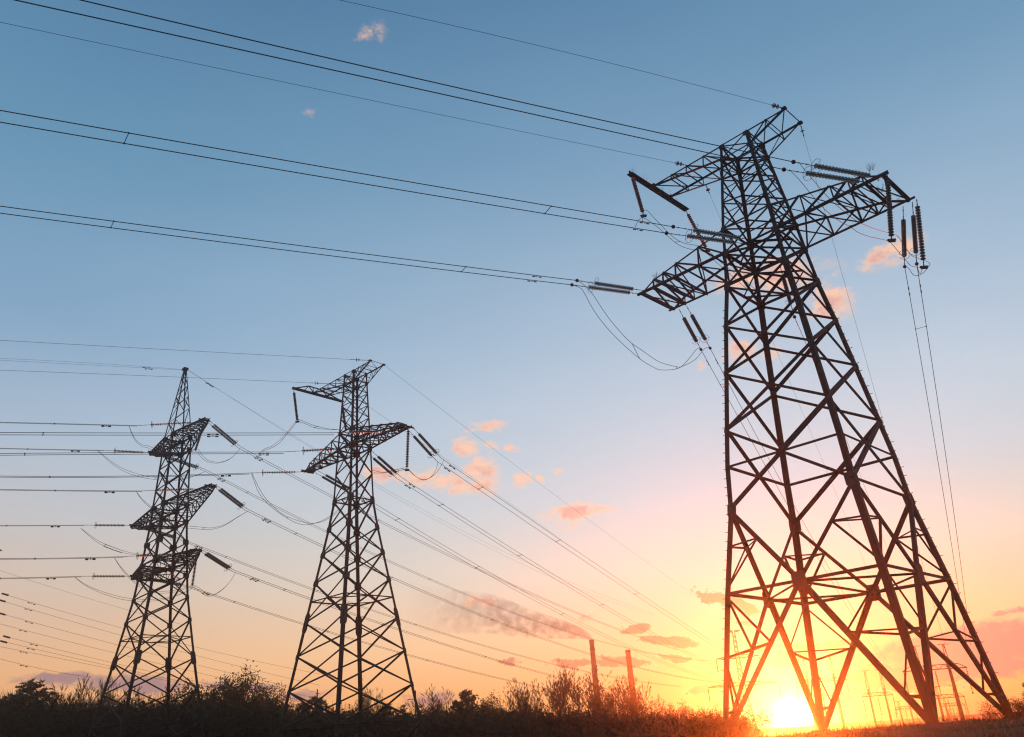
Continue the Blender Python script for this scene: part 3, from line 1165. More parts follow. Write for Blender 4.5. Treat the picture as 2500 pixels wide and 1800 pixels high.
    j2 = zD((365, 745), (425, 660), (560, 740), (650, 820), (750, 900), (850, 938), (980, 965), (1090, 1060), (1250, 1200), (1400, 1330))
    jumper([j1, j2], 50.5, 55.0, 'slack twin loop hung below the top jumper beam of the near pylon', .018, (.42,))


near_lines()


def mid_lines():
    W = MT.world
    AI, AO = 70, 26
    r, er = .030, .017

    def ins(P, az, end, f0, f1, lab, nd=20, ring=.42, kind='far'):
        Q, _ = hit(P, az, end)
        insulator(P, Q, f0, f1, lab, kind, nd, ring, near=False)
        return Q
    # incoming
    P = W(-9.2, -.4, 30.2)
    Q = ins(P, AI, z5((30, 1062))[0], .16, .78, 'ribbed string pointing left from the middle pylon left arm tip')
    a = curve_pts(Q, AI, [(400, 1162.5), (200, 1161.7), (0, 1163)], 1.15)
    b = [p + V3((0, 0, -.12)) for p in a]
    bundle([a, b], 'pair of level cables from the left edge to the middle pylon left arm tip', r, spacers=(20,), dampers=(2.5,), dk=1.5)
    P = W(-.4, -1.45, 30.3)
    Q = ins(P, AI, zM((60, 1170))[0], .12, .68, 'ribbed string pointing left from the middle pylon shaft')
    a = curve_pts(Q, AI, [(500, 1103.5), (200, 1106.6), (0, 1107)], 1.15)
    b = [p + V3((0, 0, -.18)) for p in a]
    bundle([a, b], 'pair of level cables from the left edge to the middle pylon shaft', r, spacers=(24,), dampers=(2.0,), dk=1.5)
    P = W(6.7, -.75, 30.35)
    Q = ins(P, AI, zM((650, 945))[0], .15, .72, 'pale ribbed string lying along the middle pylon right arm', kind='dusty')
    a = curve_pts(Q, AI, [(700, 1056.7), (200, 1057.3), (0, 1056)], 1.15)
    b = [p + V3((0, 0, -.22)) for p in a]
    bundle([a, b], 'pair of level cables from the left edge to the middle pylon right arm', r, spacers=(26,), dampers=(11.5,), dk=1.5)
    for P, pts, lab in ((W(4.0, -.92, 39.34), [(875.7, 878), (680, 868.7), (0, 831)], 'thin earth wire from the left edge to the middle pylon peak tip'),
                        (W(-4.0, -.92, 39.34), [(778, 935), (680, 931.8), (0, 904)], 'thin earth wire from the left edge to the middle pylon left peak arm')):
        c = curve_pts(P, AI, pts, 1.15)
        bundle([c], lab, er, 'earth wires')
        insulator(c[0], along(c, 2.2), .4, .7, 'small disc on ' + lab.replace('thin earth wire from the left edge to', 'the left earth wire at'), 'far', 1, .2, near=False, group='earth wire insulators')
    # outgoing
    for Pu, sv, end, pts, lab, bl in (
            (8.6, .5, ((1520, 965), (1560, 945)), ([(1200, 1212), (1500, 1420), (1766, 1592)], [(1200, 1202), (1500, 1408), (1768, 1586)]),
             'string slanting right from the middle pylon right arm tip', 'pair of cables from the middle pylon right arm tip down to the right'),
            (0.3, 1.5, ((1205, 1105), (1240, 1095)), ([(1033, 1212), (1249, 1350), (1500, 1498), (1757, 1634)], [(1047, 1212), (1260, 1350), (1510, 1495), (1757, 1630)]),
             'string slanting right from the middle pylon shaft', 'pair of cables from the middle pylon shaft down to the right'),
            (-8.6, .5, ((860, 1235), (890, 1220)), ([(920, 1245), (1000, 1293.7), (1300, 1463), (1757, 1667)], [(920, 1238.6), (1000, 1285), (1300, 1455), (1757, 1663)]),
             'string slanting right from the middle pylon left arm tip', 'cable pair from the middle pylon left arm passing behind its shaft')):
        ls = []
        for k in (0, 1):
            P = W(Pu + (k * .8 if Pu > 0 else k * .7), sv, 30.2)
            Q = ins(P, AO, z5(end[k])[0], .2, .82, ('lower ' if k == 0 else 'upper ') + lab, 22, .4, 'dusty')
            ls.append(curve_pts(Q, AO, pts[k], 1.12))
        bundle(ls, bl, .026, spacers=(9, 30, 60), dampers=(2.2,), dk=1.6)
    for P, pts, lab in ((W(4.0, .92, 39.34), [(945, 899)] + z5((1960, 870)) + [(1225, 1103), (1544, 1350), (1735, 1480)], 'thin earth wire from the middle pylon peak tip down to the right'),
                        (W(-3.6, .92, 38.9), z5((900, 460), (1150, 650)) + [(1100, 1130), (1360, 1310)], 'faint earth wire leaving the middle pylon left peak arm to the right')):
        c = curve_pts(P, AO, pts, 1.0)
        bundle([c], lab, .014, 'earth wires')
    # jumpers
    jumper([z5((45, 1065), (75, 1150), (110, 1230), (190, 1320), (280, 1390), (380, 1450), (470, 1475), (560, 1460), (640, 1425), (720, 1370), (830, 1260)),
            z5((50, 1065), (90, 1150), (140, 1240), (200, 1310), (285, 1385), (380, 1430), (480, 1458), (560, 1462), (650, 1432), (730, 1375), (850, 1255))], 80, 88,
           'slack twin loop below the middle pylon left arm', .022, (.45,), 1.4)
    jumper([z5((120, 895), (150, 870), (220, 840), (290, 780), (345, 720), (400, 655), (470, 668), (540, 698), (620, 712), (740, 717), (850, 760)),
            z5((125, 890), (190, 868), (260, 830), (335, 745), (412, 650), (430, 638), (520, 675), (580, 692), (680, 714), (760, 722), (860, 780))], 80, 86,
           'slack twin loop hung left of the middle pylon from its top beam', .022, (.7,), 1.4)
    jumper([z5((1020, 1060), (1085, 1062), (1200, 1048), (1285, 1035), (1330, 1070), (1380, 1105), (1430, 1118), (1490, 1080), (1525, 1010), (1532, 970)),
            z5((1010, 1040), (1090, 1056), (1190, 1040), (1265, 1022), (1310, 1045), (1370, 1100), (1440, 1113), (1510, 1070), (1560, 1000), (1578, 960))], 82, 86,
           'slack twin loop right of the middle pylon below its right arm', .022, (.3,), 1.4)
    P = W(9.3, 0, 30.15)
    insulator(P, at_dist(*z5((1285, 1035))[0], P.y), .08, .94, 'upright string hanging from the middle pylon right arm tip', 'far', 22, 0, near=False, clamp=True)
    P = W(-7.2, -3.5, 39.1)
    insulator(P, at_dist(*z5((412, 650))[0], P.y), .1, .95, 'upright string hanging from the left end of the middle pylon top beam', 'far', 22, 0, near=False, clamp=True)
    P = W(-7.2, 3.15, 39.1)
    insulator(P, at_dist(*z5((800, 725))[0], P.y), .12, .95, 'upright string in front of the middle pylon shaft below its top beam', 'far', 22, 0, near=False)


mid_lines()


def left_lines():
    W = LT.world
    AI, AO = 74, 33
    r = .026
    rows = [  # (u, h, v), string end pixel in, line pixels in, words
        ((6.6, 38.5, -.5), zU((440, 618))[0], [(313, 1039), (200, 1035.6), (0, 1031)], 'right arm of the top pair'),
        ((-7.3, 38.5, -.6), zU((175, 815))[0], [(150, 1098), (80, 1096), (0, 1094.5)], 'left arm of the top pair'),
        ((9.2, 29.4, -.6), zU((480, 1139))[0], [(300, 1198.5), (200, 1197.8), (0, 1195)], 'right arm of the long middle pair'),
        ((-10.6, 29.4, -.6), zU((20, 1412))[0], [(190, 1282.4), (100, 1282.6), (0, 1283)], 'left arm of the long middle pair'),
        ((6.2, 22.4, -.8), zL((985, 193))[0], [(250, 1361), (120, 1362.8), (0, 1364)], 'right arm of the lowest pair'),
        ((-8.3, 22.4, -.6), zL((650, 350))[0], [(180, 1407.8), (90, 1410), (0, 1411.7)], 'left arm of the lowest pair')]
    for (u, h, v), end, pts, wd in rows:
        P = W(u, v, h)
        Q, _ = hit(P, AI, end)
        insulator(P, Q, .12, .78, 'ribbed string pointing left, peaked pylon ' + wd, 'far', 22, .42, near=False)
        a = curve_pts(Q, AI, pts, 1.2)
        b = [p + V3((.05, -.05, -.10)) for p in a]
        bundle([a, b], 'level cables left of the peaked pylon, ' + wd, r, spacers=(9,), dampers=(3.4,), dk=1.5)
    rows = [
        ((7.3, 38.5, .4), zU((1245, 795))[0], [(600, 1104), (683, 1145), (928, 1274), (1000, 1312), (1347, 1474), (1551, 1553)], 'top right arm'),
        ((-7.4, 38.5, .4), zU((960, 972))[0], [(501.6, 1151.6), (700, 1251), (784, 1292), (1038, 1408), (1241, 1493), (1441, 1564), (1768, 1615)], 'top left arm'),
        ((10.9, 29.4, .3), zU((1300, 1292))[0], [(607, 1248), (700, 1294), (782, 1332), (957, 1412), (1257, 1534), (1485, 1615), (1757, 1667)], 'middle right arm'),
        ((-10.8, 29.4, .4), zU((770, 1525))[0], [(466, 1327.7), (600, 1377), (758, 1435), (992, 1519), (1203, 1586), (1411, 1638), (1551, 1662)], 'middle left arm'),
        ((8.5, 22.4, .4), zL((1850, 310))[0], [(600, 1407), (748, 1462), (970, 1536), (1184, 1607), (1331, 1646)], 'lowest right arm'),
        ((-8.4, 22.4, .4), zL((1480, 432))[0], [(600, 1481), (735, 1523), (1021, 1608), (1235, 1661)], 'lowest left arm')]
    for (u, h, v), end, pts, wd in rows:
        P = W(u, v, h)
        Q, _ = hit(P, AO, end)
        for k, dv in ((0, V3((0, 0, 0))), (1, V3((.35, -.25, .05)))):
            insulator(P + dv, Q + dv, .14, .86, 'glass string slanting right from the peaked pylon %s, %s of two' % (wd, ('lower', 'upper')[k]), 'dusty', 22, .4, near=False)
        a = curve_pts(Q, AO, pts, 1.45 if 'lowest' in wd else 1.2)
        b = [p + V3((.35, -.25, .05)) for p in a]
        bundle([a, b], 'far cables from the peaked pylon %s down to the right' % wd, r, spacers=(8, 26, 50), dampers=(3.2,), dk=1.5)
    # twin earth wires over the peak
    for k, (ya, yb) in enumerate(((886, 875), (891, 879.5))):
        c = curve_pts(W(-.25, -.2 + .3 * k, 48.2), AI, [zU((720, 155 + 8 * k))[0], (200, ya), (0, yb)], 1.2)
        bundle([c], '%s of two thin earth wires from the left edge to the pointed peak' % ('upper', 'lower')[k], .014, 'earth wires', dampers=(4.5,), dk=1.4)
        c = curve_pts(W(.25, -.2 + .3 * k, 48.2), AO, [zU((905, 197 + 14 * k))[0], (700, 1048 + 7 * k), (915, 1178 + 7 * k), (1221, 1346 + 7 * k), (1600, 1498 + 6 * k)], 1.0)
        bundle([c], '%s of two thin earth wires from the pointed peak down to the right' % ('upper', 'lower')[k], .013, 'earth wires', dampers=(4.0,), dk=1.4)

    def off(ps, dx, dy):
        return [(x + dx * sin(pi * i / (len(ps) - 1)), y + dy * sin(pi * i / (len(ps) - 1))) for i, (x, y) in enumerate(ps)]
    for ps, d0, d1, wd in (
            (zU((375, 620), (400, 690), (430, 745), (480, 785), (520, 795), (600, 830), (700, 850), (800, 850), (905, 820), (950, 870), (1000, 905), (1085, 918), (1180, 885), (1260, 805)), 93, 98, 'behind the top crossarms of the peaked pylon'),
            (zU((120, 812), (180, 870), (250, 930), (330, 980), (410, 1012), (490, 1035), (580, 1048), (660, 1055), (750, 1055), (870, 1030), (985, 985)), 97, 106, 'below the top left arm of the peaked pylon'),
            (zU((430, 1140), (470, 1200), (530, 1262), (620, 1340), (720, 1400), (800, 1430), (870, 1438), (950, 1445), (1020, 1448), (1100, 1430), (1160, 1402), (1240, 1350), (1325, 1300)), 90, 96, 'across the peaked pylon below its middle right arm'),
            (zU((-10, 1435), (60, 1500), (150, 1565), (320, 1635)) + zL((820, 110), (990, 165), (1120, 180), (1240, 165)), 98, 108, 'below the middle left arm of the peaked pylon'),
            (zL((910, 200), (950, 265), (1000, 330), (1080, 410), (1160, 455), (1260, 485), (1400, 475), (1480, 450), (1530, 440), (1580, 460), (1640, 505), (1700, 505), (1770, 460), (1830, 400), (1880, 320)), 94, 98, 'across the peaked pylon below its lowest right arm'),
            (zL((595, 355), (660, 410), (750, 460), (850, 500), (950, 530), (1050, 546), (1130, 550), (1250, 545), (1350, 525), (1450, 490), (1530, 450)), 99, 107, 'below the lowest left arm of the peaked pylon')):
        jumper([ps, off(ps, 4, -5)], d0, d1, 'slack twin loop ' + wd, .021, (.6,), 1.4)
    P = W(7.4, 0, 38.4)
    insulator(P, at_dist(*zU((903, 820))[0], P.y), .1, .97, 'upright string hanging at the peaked pylon top right arm', 'far', 24, 0, near=False)
    P = W(8.7, 0, 22.3)
    insulator(P, at_dist(*zL((1532, 435))[0], P.y), .05, .95, 'upright string hanging at the peaked pylon lowest right arm', 'far', 24, 0, near=False)


left_lines()


def far_lines():
    zF = Z(0, 1350, .1837)
    rows = [((9.9, 38.5), [zF((115, 565))[0], zF((1605, 995))[0], (700, 1630)], 'top right arm, upper'), ((8.0, 38.5), [zF((75, 650))[0], zF((1570, 1085))[0], (700, 1655)], 'top right arm, lower'),
            ((9.6, 34.0), [zF((75, 825))[0], zF((1530, 1215))[0], (700, 1675)], 'upper shaft side'), ((4.0, 33.0), [zF((0, 945))[0], zF((1500, 1325))[0], (700, 1690)], 'shaft middle'),
            ((10.2, 29.4), [zF((135, 1130))[0], zF((1450, 1450))[0], (700, 1708)], 'middle right arm, upper'), ((8.2, 29.4), [zF((95, 1195))[0], zF((1440, 1500))[0], (700, 1716)], 'middle right arm, lower'),
            ((3.0, 27.0), [zF((0, 1255))[0], zF((1633, 1575))[0], (700, 1728)], 'lower shaft'), ((8.0, 22.4), [zF((0, 1408))[0], zF((1060, 1633))[0]], 'lowest right arm')]
    for k, ((u, h), pts, wd) in enumerate(rows):
        P = FT.world(u, .3, h)
        P = at_dist(pts[0][0] - 18, pts[0][1] - 5, P.y)
        if k in (0, 1, 2, 4, 5):
            Q, _ = hit(P, 40, pts[0])
            insulator(P, Q, .05, .95, 'tiny dark string at the left edge, distant pylon ' + wd, 'far', 16, 0, near=False)
        c = curve_pts(P, 40, pts, 1.15)
        bundle([c], 'faint far cable from the left edge pylon, ' + wd, .026, 'far cables of the left edge pylon', dampers=(5.5,), dk=2.0)
    c = curve_pts(at_dist(0, 1393, 158), 40, [(9, 1396), (300, 1486)], 1.6)
    bundle([c], 'faint earth wire sinking from the left edge pylon peak', .02, 'earth wires')


far_lines()


# ------------------------------------------------------------------ far pylons and poles
def portal(px0, px1, ytop, ybase, y, label, hang=3, peak=0.0, over=.25, r=.22):
    """two-pole portal pylon; px0, px1 the poles at the crossarm, y its distance"""
    pa, pb = at_dist(*px0, y), at_dist(*px1, y)
    ca = (pa + pb) / 2
    d = (pb - pa)
    d.z = 0
    span = d.length
    d.normalize()
    zt = (pa.z + pb.z) / 2
    base = ground_z(ca.x, ca.y)
    root = empty('portal_pylon', (ca.x, ca.y, base), label, 'pylon', 'far portal pylons')
    o = V3((ca.x, ca.y, base))
    for s in (-1, 1):
        mb = MB()
        b = V3((ca.x, ca.y, 0)) + d * s * span * .52
        mb.tube([V3((b.x, b.y, base - .5)), V3((ca.x, ca.y, zt)) + d * s * span * .5, V3((ca.x, ca.y, zt + peak * .3)) + d * s * span * .5], [r, r * .72, r * .6], 8)
        mb.build('pole', CONC2, root, True, org=o)
        if peak:
            pk = MB()
            t = V3((ca.x, ca.y, zt + .2)) + d * s * span * .5
            for a in (-.3, .3):
                pk.bar(t + d * a, t + d * a * .3 + V3((0, 0, peak)), .07)
            for k in range(4):
                pk.bar(t + d * (.3 if k % 2 else -.3) * (1 - k * .2) + V3((0, 0, peak * k / 4)), t + d * (-.3 if k % 2 else .3) * (.8 - k * .2) + V3((0, 0, peak * (k + 1) / 4)), .05)
            pk.bar(t + V3((0, 0, peak)) - d * .8, t + V3((0, 0, peak)) + d * .8, .07)
            pk.build('peak_frame', STEEL2, root, org=o)
    L = span * (.5 + over * 2)
    beam = MB()
    m0 = V3((ca.x, ca.y, zt))
    e = V3((0, 0, .28))
    beam.bar(m0 - d * L, m0 + d * L, .12)
    beam.bar(m0 - d * L * .75 + e * 2, m0 + d * L * .75 + e * 2, .09)
    n = 10
    for k in range(n):
        u0 = -L * .75 + 1.5 * L * k / n
        u1 = u0 + 1.5 * L / n
        beam.bar(m0 + d * u0 + (e * 2 if k % 2 else e * 0), m0 + d * u1 + (e * 0 if k % 2 else e * 2), .06)
    beam.bar(m0 - d * L, m0 - d * L * .75 + e * 2, .08)
    beam.bar(m0 + d * L, m0 + d * L * .75 + e * 2, .08)
    beam.build('crossbeam', STEEL2, root, org=o)
    ends = []
    for k in range(hang):
        u = -L * .97 + 2 * L * .97 * k / max(1, hang - 1)
        p = m0 + d * u
        q = p + V3((0, 0, -3.2))
        st = MB()
        st.tube([p, q], .04, 5)
        for j in range(10):
            c = bez(p, q, .15 + .75 * j / 10)
            st.tube([c, c + V3((0, 0, -.12))], [.13, .06], 7)
        st.ball(q, .14, 6, 4)
        st.build('insulator', GLASSF, root, org=o)
        ends.append(q)
    return ends


zH = Z(2050, 1400, .245)
zG = Z(1700, 1450, .2143)
portal(zH((800, 962))[0], zH((1095, 955))[0], 0, 0, 120, 'tallest portal pylon with thick poles, right of the near pylon nearest leg', 3, 2.9, .3, .29)
portal(zH((985, 1243))[0], zH((1160, 1238))[0], 0, 0, 165, 'portal pylon half hidden behind the tallest portal pole', 3, 1.8, .25, .27)
portal(zH((1057, 1322))[0], zH((1185, 1318))[0], 0, 0, 205, 'small portal pylon, third along the row behind the tallest portal', 3, 1.5, .25, .26)
portal(zH((1100, 1417))[0], zH((1195, 1414))[0], 0, 0, 255, 'smallest portal pylon low beside the tallest portal pole foot', 3, 1.4, .25, .26)
portal(zH((300, 1223))[0], zH((455, 1218))[0], 0, 0, 165, 'slender portal pylon left of the near pylon nearest leg', 3, 4.2, .25, .22)
portal(zH((600, 1354))[0], zH((705, 1351))[0], 0, 0, 215, 'small portal pylon against the near pylon nearest leg', 3, 1.6, .25, .24)
portal(zG((1268, 1005))[0], zG((1575, 992))[0], 0, 0, 175, 'portal pylon washed out in the sun glow', 3, 4.4, .23, .26)
portal(zG((1440, 1160))[0], zG((1600, 1155))[0], 0, 0, 225, 'faint portal pylon deep in the sun glow, behind another portal', 3, 1.6, .25, .24)


def suspension_pylon():
    top = at_dist(1790, 1540, 175)
    x, y = top.x, top.y
    H = top.z - EY
    k = H / 27.0
    T = Tower('lattice_pylon', 'slim distant lattice pylon behind the near pylon left leg, arms with hanging strings', x, y, radians(-12),
              [(-3.5, 2.9 * k), (8 * k, 1.3 * k), (15 * k, .75 * k), (27 * k, .42 * k)], 'lattice pylons')
    T.legs([(-3.5, 27 * k, .16)])
    hs = [-3.5, 0, 3, 5.6, 8, 10, 12, 13.6, 15.2, 16.8, 18.4, 20, 21.6, 23.2, 24.6, 26]
    for fi, (i, j, n) in enumerate(FACES):
        br = MB()
        for a, b in zip(hs, hs[1:]):
            T.xpanel(br, fi, a * k if a > 0 else a, b * k, .09, .09)
        br.build('face_bracing', STEEL2, T.root)
    for h, ua, ub in ((19.2 * k, 6.2 * k, 6.2 * k), (11.6 * k, 9.8 * k, 10.2 * k), (26.6 * k, 2.0 * k, 2.0 * k)):
        for side, u in ((-1, ua), (1, ub)):
            mb = MB()
            wd = T.w(h)
            hh = 1.1 * k if u > 3 * k else .5 * k
            tip = V3((side * u, 0, h + .15))
            for sv in (-1, 1):
                mb.bar(V3((side * wd, sv * wd, h)), tip, .13)
                mb.bar(V3((side * wd, sv * wd, h + hh)), tip, .11)
                for q in range(6):
                    f0, f1 = q / 6, (q + 1) / 6
                    a0 = bez(V3((side * wd, sv * wd, h)), tip, f0)
                    a1 = bez(V3((side * wd, sv * wd, h + hh)), tip, f1)
                    mb.bar(a0, a1, .06)
            a = mb.build('crossarm', STEEL2, T.root)
            if u > 3 * k:
                st = MB()
                st.tube([tip, tip + V3((0, 0, -3.4 * k))], .05, 5)
                for q in range(10):
                    c = tip + V3((0, 0, -(.5 + .27 * q) * k))
                    st.tube([c, c + V3((0, 0, -.14))], [.15, .06], 7)
                st.ball(tip + V3((0, 0, -3.4 * k)), .16, 6, 4)
                st.build('insulator', GLASSF, T.root)


suspension_pylon()


def pole_by_trees():
    p = at_dist(1014, 1686, 130)
    b = ground_z(p.x, p.y)
    r = empty('utility_pole', (p.x, p.y, b), 'thin utility pole with a side bracket beside the middle pylon right foot', 'pole')
    mb = MB()
    mb.tube([V3((p.x, p.y, b)), V3(p)], [.16, .10], 7)
    mb.build('pole', CONC2, r, org=V3((p.x, p.y, b)))
    k = MB()
    q = p + V3((0, 0, -1.2))
    k.bar(q, q + V3((-1.1, 0, .05)), .08)
    k.bar(q + V3((-1.1, 0, .05)), q + V3((-1.1, 0, -1.1)), .05)
    k.build('bracket', STEEL2, r, org=V3((p.x, p.y, b)))
    p = at_dist(775, 1683, 165)
    b = ground_z(p.x, p.y)
    r = empty('utility_pole', (p.x, p.y, b), 'bare thin mast rising from the trees behind the middle pylon', 'pole')
    mb = MB()
    mb.tube([V3((p.x, p.y, b)), V3(p)], [.22, .12], 6)
    mb.bar(p + V3((-.35, 0, -.8)), p + V3((.35, 0, -.8)), .12)
    mb.build('pole', CONC2, r, org=V3((p.x, p.y, b)))


pole_by_trees()


# ------------------------------------------------------------------ chimneys and smoke
def chimney(px, py, y, label, r0, r1):
    t = at_dist(px, py, y)
    b = ground_z(t.x, t.y) - 1
    H = t.z - b
    root = empty('industrial_chimney', (t.x, t.y, b), label, 'chimney', 'tall concrete chimneys')
    o = V3((t.x, t.y, b))
    mb = MB()
    n = 20
    R = lambda f: r0 + (r1 - r0) * f
    mb.loft([[V3((t.x + R(f) * cos(2 * pi * k / n), t.y + R(f) * sin(2 * pi * k / n), b + H * f)) for k in range(n)] for f in (0, .1, .2, .4, .6, .8, .97)])
    mb.build('shaft', CONC, root, True, org=o)
    c = MB()
    pr = [(R(.97) * 1.12, H * .965), (R(.97) * 1.14, H * .985), (R(1) * 1.06, H), (R(1) * .8, H), (R(1) * .8, H - 2)]
    c.loft([[V3((t.x + q * cos(2 * pi * k / n), t.y + q * sin(2 * pi * k / n), b + z)) for k in range(n)] for q, z in pr], caps=False)
    c.build('rim', CONC, root, True, org=o)
    for f in (.90, .72, .46, .24):
        g = MB()
        q = R(f) * 1.10
        g.loft([[V3((t.x + a * cos(2 * pi * k / n), t.y + a * sin(2 * pi * k / n), b + H * f + z)) for k in range(n)] for a, z in ((R(f) * .99, 0), (q, 0), (q, .9), (R(f) * .99, .9))], caps=False)
        g.build('service_gallery', CONC2, root, org=o)
    return t


CHY = 270
C1 = chimney(1444, 1562, CHY, 'left tall chimney with smoke drifting from its mouth', 1.22, .66)
chimney(1532.5, 1587, CHY, 'right tall chimney without smoke', 1.22, .72)


def smoke():
    ps = [((1443, 1560), 1.6, 1.0), ((1425, 1549), 4, .9), ((1390, 1540), 7.0, .75), ((1340, 1532), 9.5, .6), ((1270, 1518), 13, .46), ((1200, 1500), 16, .34), ((1120, 1495), 18, .26), ((1040, 1488), 19, .20), ((985, 1478), 20, .14)]
    pts = smooth_line([at_dist(*p, CHY - 3 * i) for i, (p, r, d) in enumerate(ps)], 4)
    rs = []
    for i in range(len(ps) - 1):
        for k in range(4):
            rs.append(ps[i][1] + (ps[i + 1][1] - ps[i][1]) * k / 4)
    rs.append(ps[-1][1])
    mb = MB()
    mb.tube(pts, [r * .36 for r in rs], 12)
    o = mb.build('smoke_plume', STEEL, org=pts[0])
    o.location = pts[0]
    o.data.materials.clear()
    mt = bpy.data.materials.new('chimney_smoke')
    mt.use_nodes = True
    T = NT(mt.node_tree)
    tc = T.n('ShaderNodeTexCoord')
    pos = tc.outputs['Object']
    nz, _ = T.noise(pos, .42, 4.0, .55)
    sep = T.n('ShaderNodeSeparateXYZ')
    T.t.links.new(pos, sep.inputs[0])
    L = (pts[-1] - pts[0])
    f = T.m('DIVIDE', sep.outputs[0], L.x, clamp=True)                 # 0 at the mouth, 1 at the far end
    thr = T.m('SUBTRACT', .43, T.m('MULTIPLY', T.m('POWER', T.m('SUBTRACT', 1.0, f), 8.0), .14))
    puff = T.m('MULTIPLY', T.m('SUBTRACT', nz, thr), 6.0, clamp=True)
    dn = T.m('MULTIPLY', puff, T.m('POWER', T.m('SUBTRACT', 1.0, T.m('MULTIPLY', f, .98)), 1.35))
    v = T.n('ShaderNodeVolumePrincipled')
    v.inputs['Color'].default_value = (.36, .38, .42, 1)
    T.put(v.inputs['Density'], T.m('MULTIPLY', dn, SMOKE_D))
    v.inputs['Anisotropy'].default_value = 0.0
    out = T.n('ShaderNodeOutputMaterial')
    T.t.links.new(v.outputs[0], out.inputs['Volume'])
    mt.volume_intersection_method if hasattr(mt, 'volume_intersection_method') else None
    o.data.materials.append(mt)
    tag(o, 'grey smoke plume trailing left from the smoking chimney', 'smoke')


SMOKE_D = .24
smoke()


# ------------------------------------------------------------------ trees
def branch(mb, p, d, L, r, lvl, rnd, spread, nmax, tips, seg=3, droop=0.0, tw=None):
    pts, rr = [p], [r]
    for k in range(seg):
        d = (d + V3((rnd.uniform(-.16, .16), rnd.uniform(-.16, .16), rnd.uniform(-.06, .14) - droop))).normalized()
        p = p + d * (L / seg)
        pts.append(p)
        rr.append(r * (1 - .62 * (k + 1) / seg))
    (mb if lvl < 2 or tw is None else tw).tube(pts, rr, 5 if lvl == 0 else 3, caps=False)
    if lvl >= nmax:
        tips.append((pts[-1], d))
        return
    n = rnd.randint(5, 7) if lvl == 0 else (rnd.randint(3, 5) if lvl < 2 else rnd.randint(2, 3))
    for k in range(n):
        f = rnd.uniform(.35 if lvl == 0 else .25, 1.0)
        i = min(seg - 1, int(f * seg))
        q = bez(pts[i], pts[i + 1], f * seg - i)
        a = rnd.uniform(0, 2 * pi)
        x = d.orthogonal().normalized()
        y = d.cross(x)
        nd = (d * (1 - spread * rnd.uniform(.6, 1.0)) + (x * cos(a) + y * sin(a)) * spread * rnd.uniform(.7, 1.1) + V3((0, 0, .18))).normalized()
        branch(mb, q, nd, L * rnd.uniform(.48, .72), max(.026, rr[i] * rnd.uniform(.42, .6)), lvl + 1, rnd, spread, nmax, tips, seg, droop, tw)
    branch(mb, pts[-1], d, L * .6, rr[-1], lvl + 1, rnd, spread, nmax, tips, seg, droop, tw)


def quad(mb, c, s, rnd):
    a = V3((rnd.uniform(-1, 1), rnd.uniform(-1, 1), rnd.uniform(-1, 1))).normalized()
    b = a.orthogonal().normalized()
    mb.add([c - a * s, c + b * s * .5, c + a * s, c - b * s * .5], [(0, 1, 2, 3)])


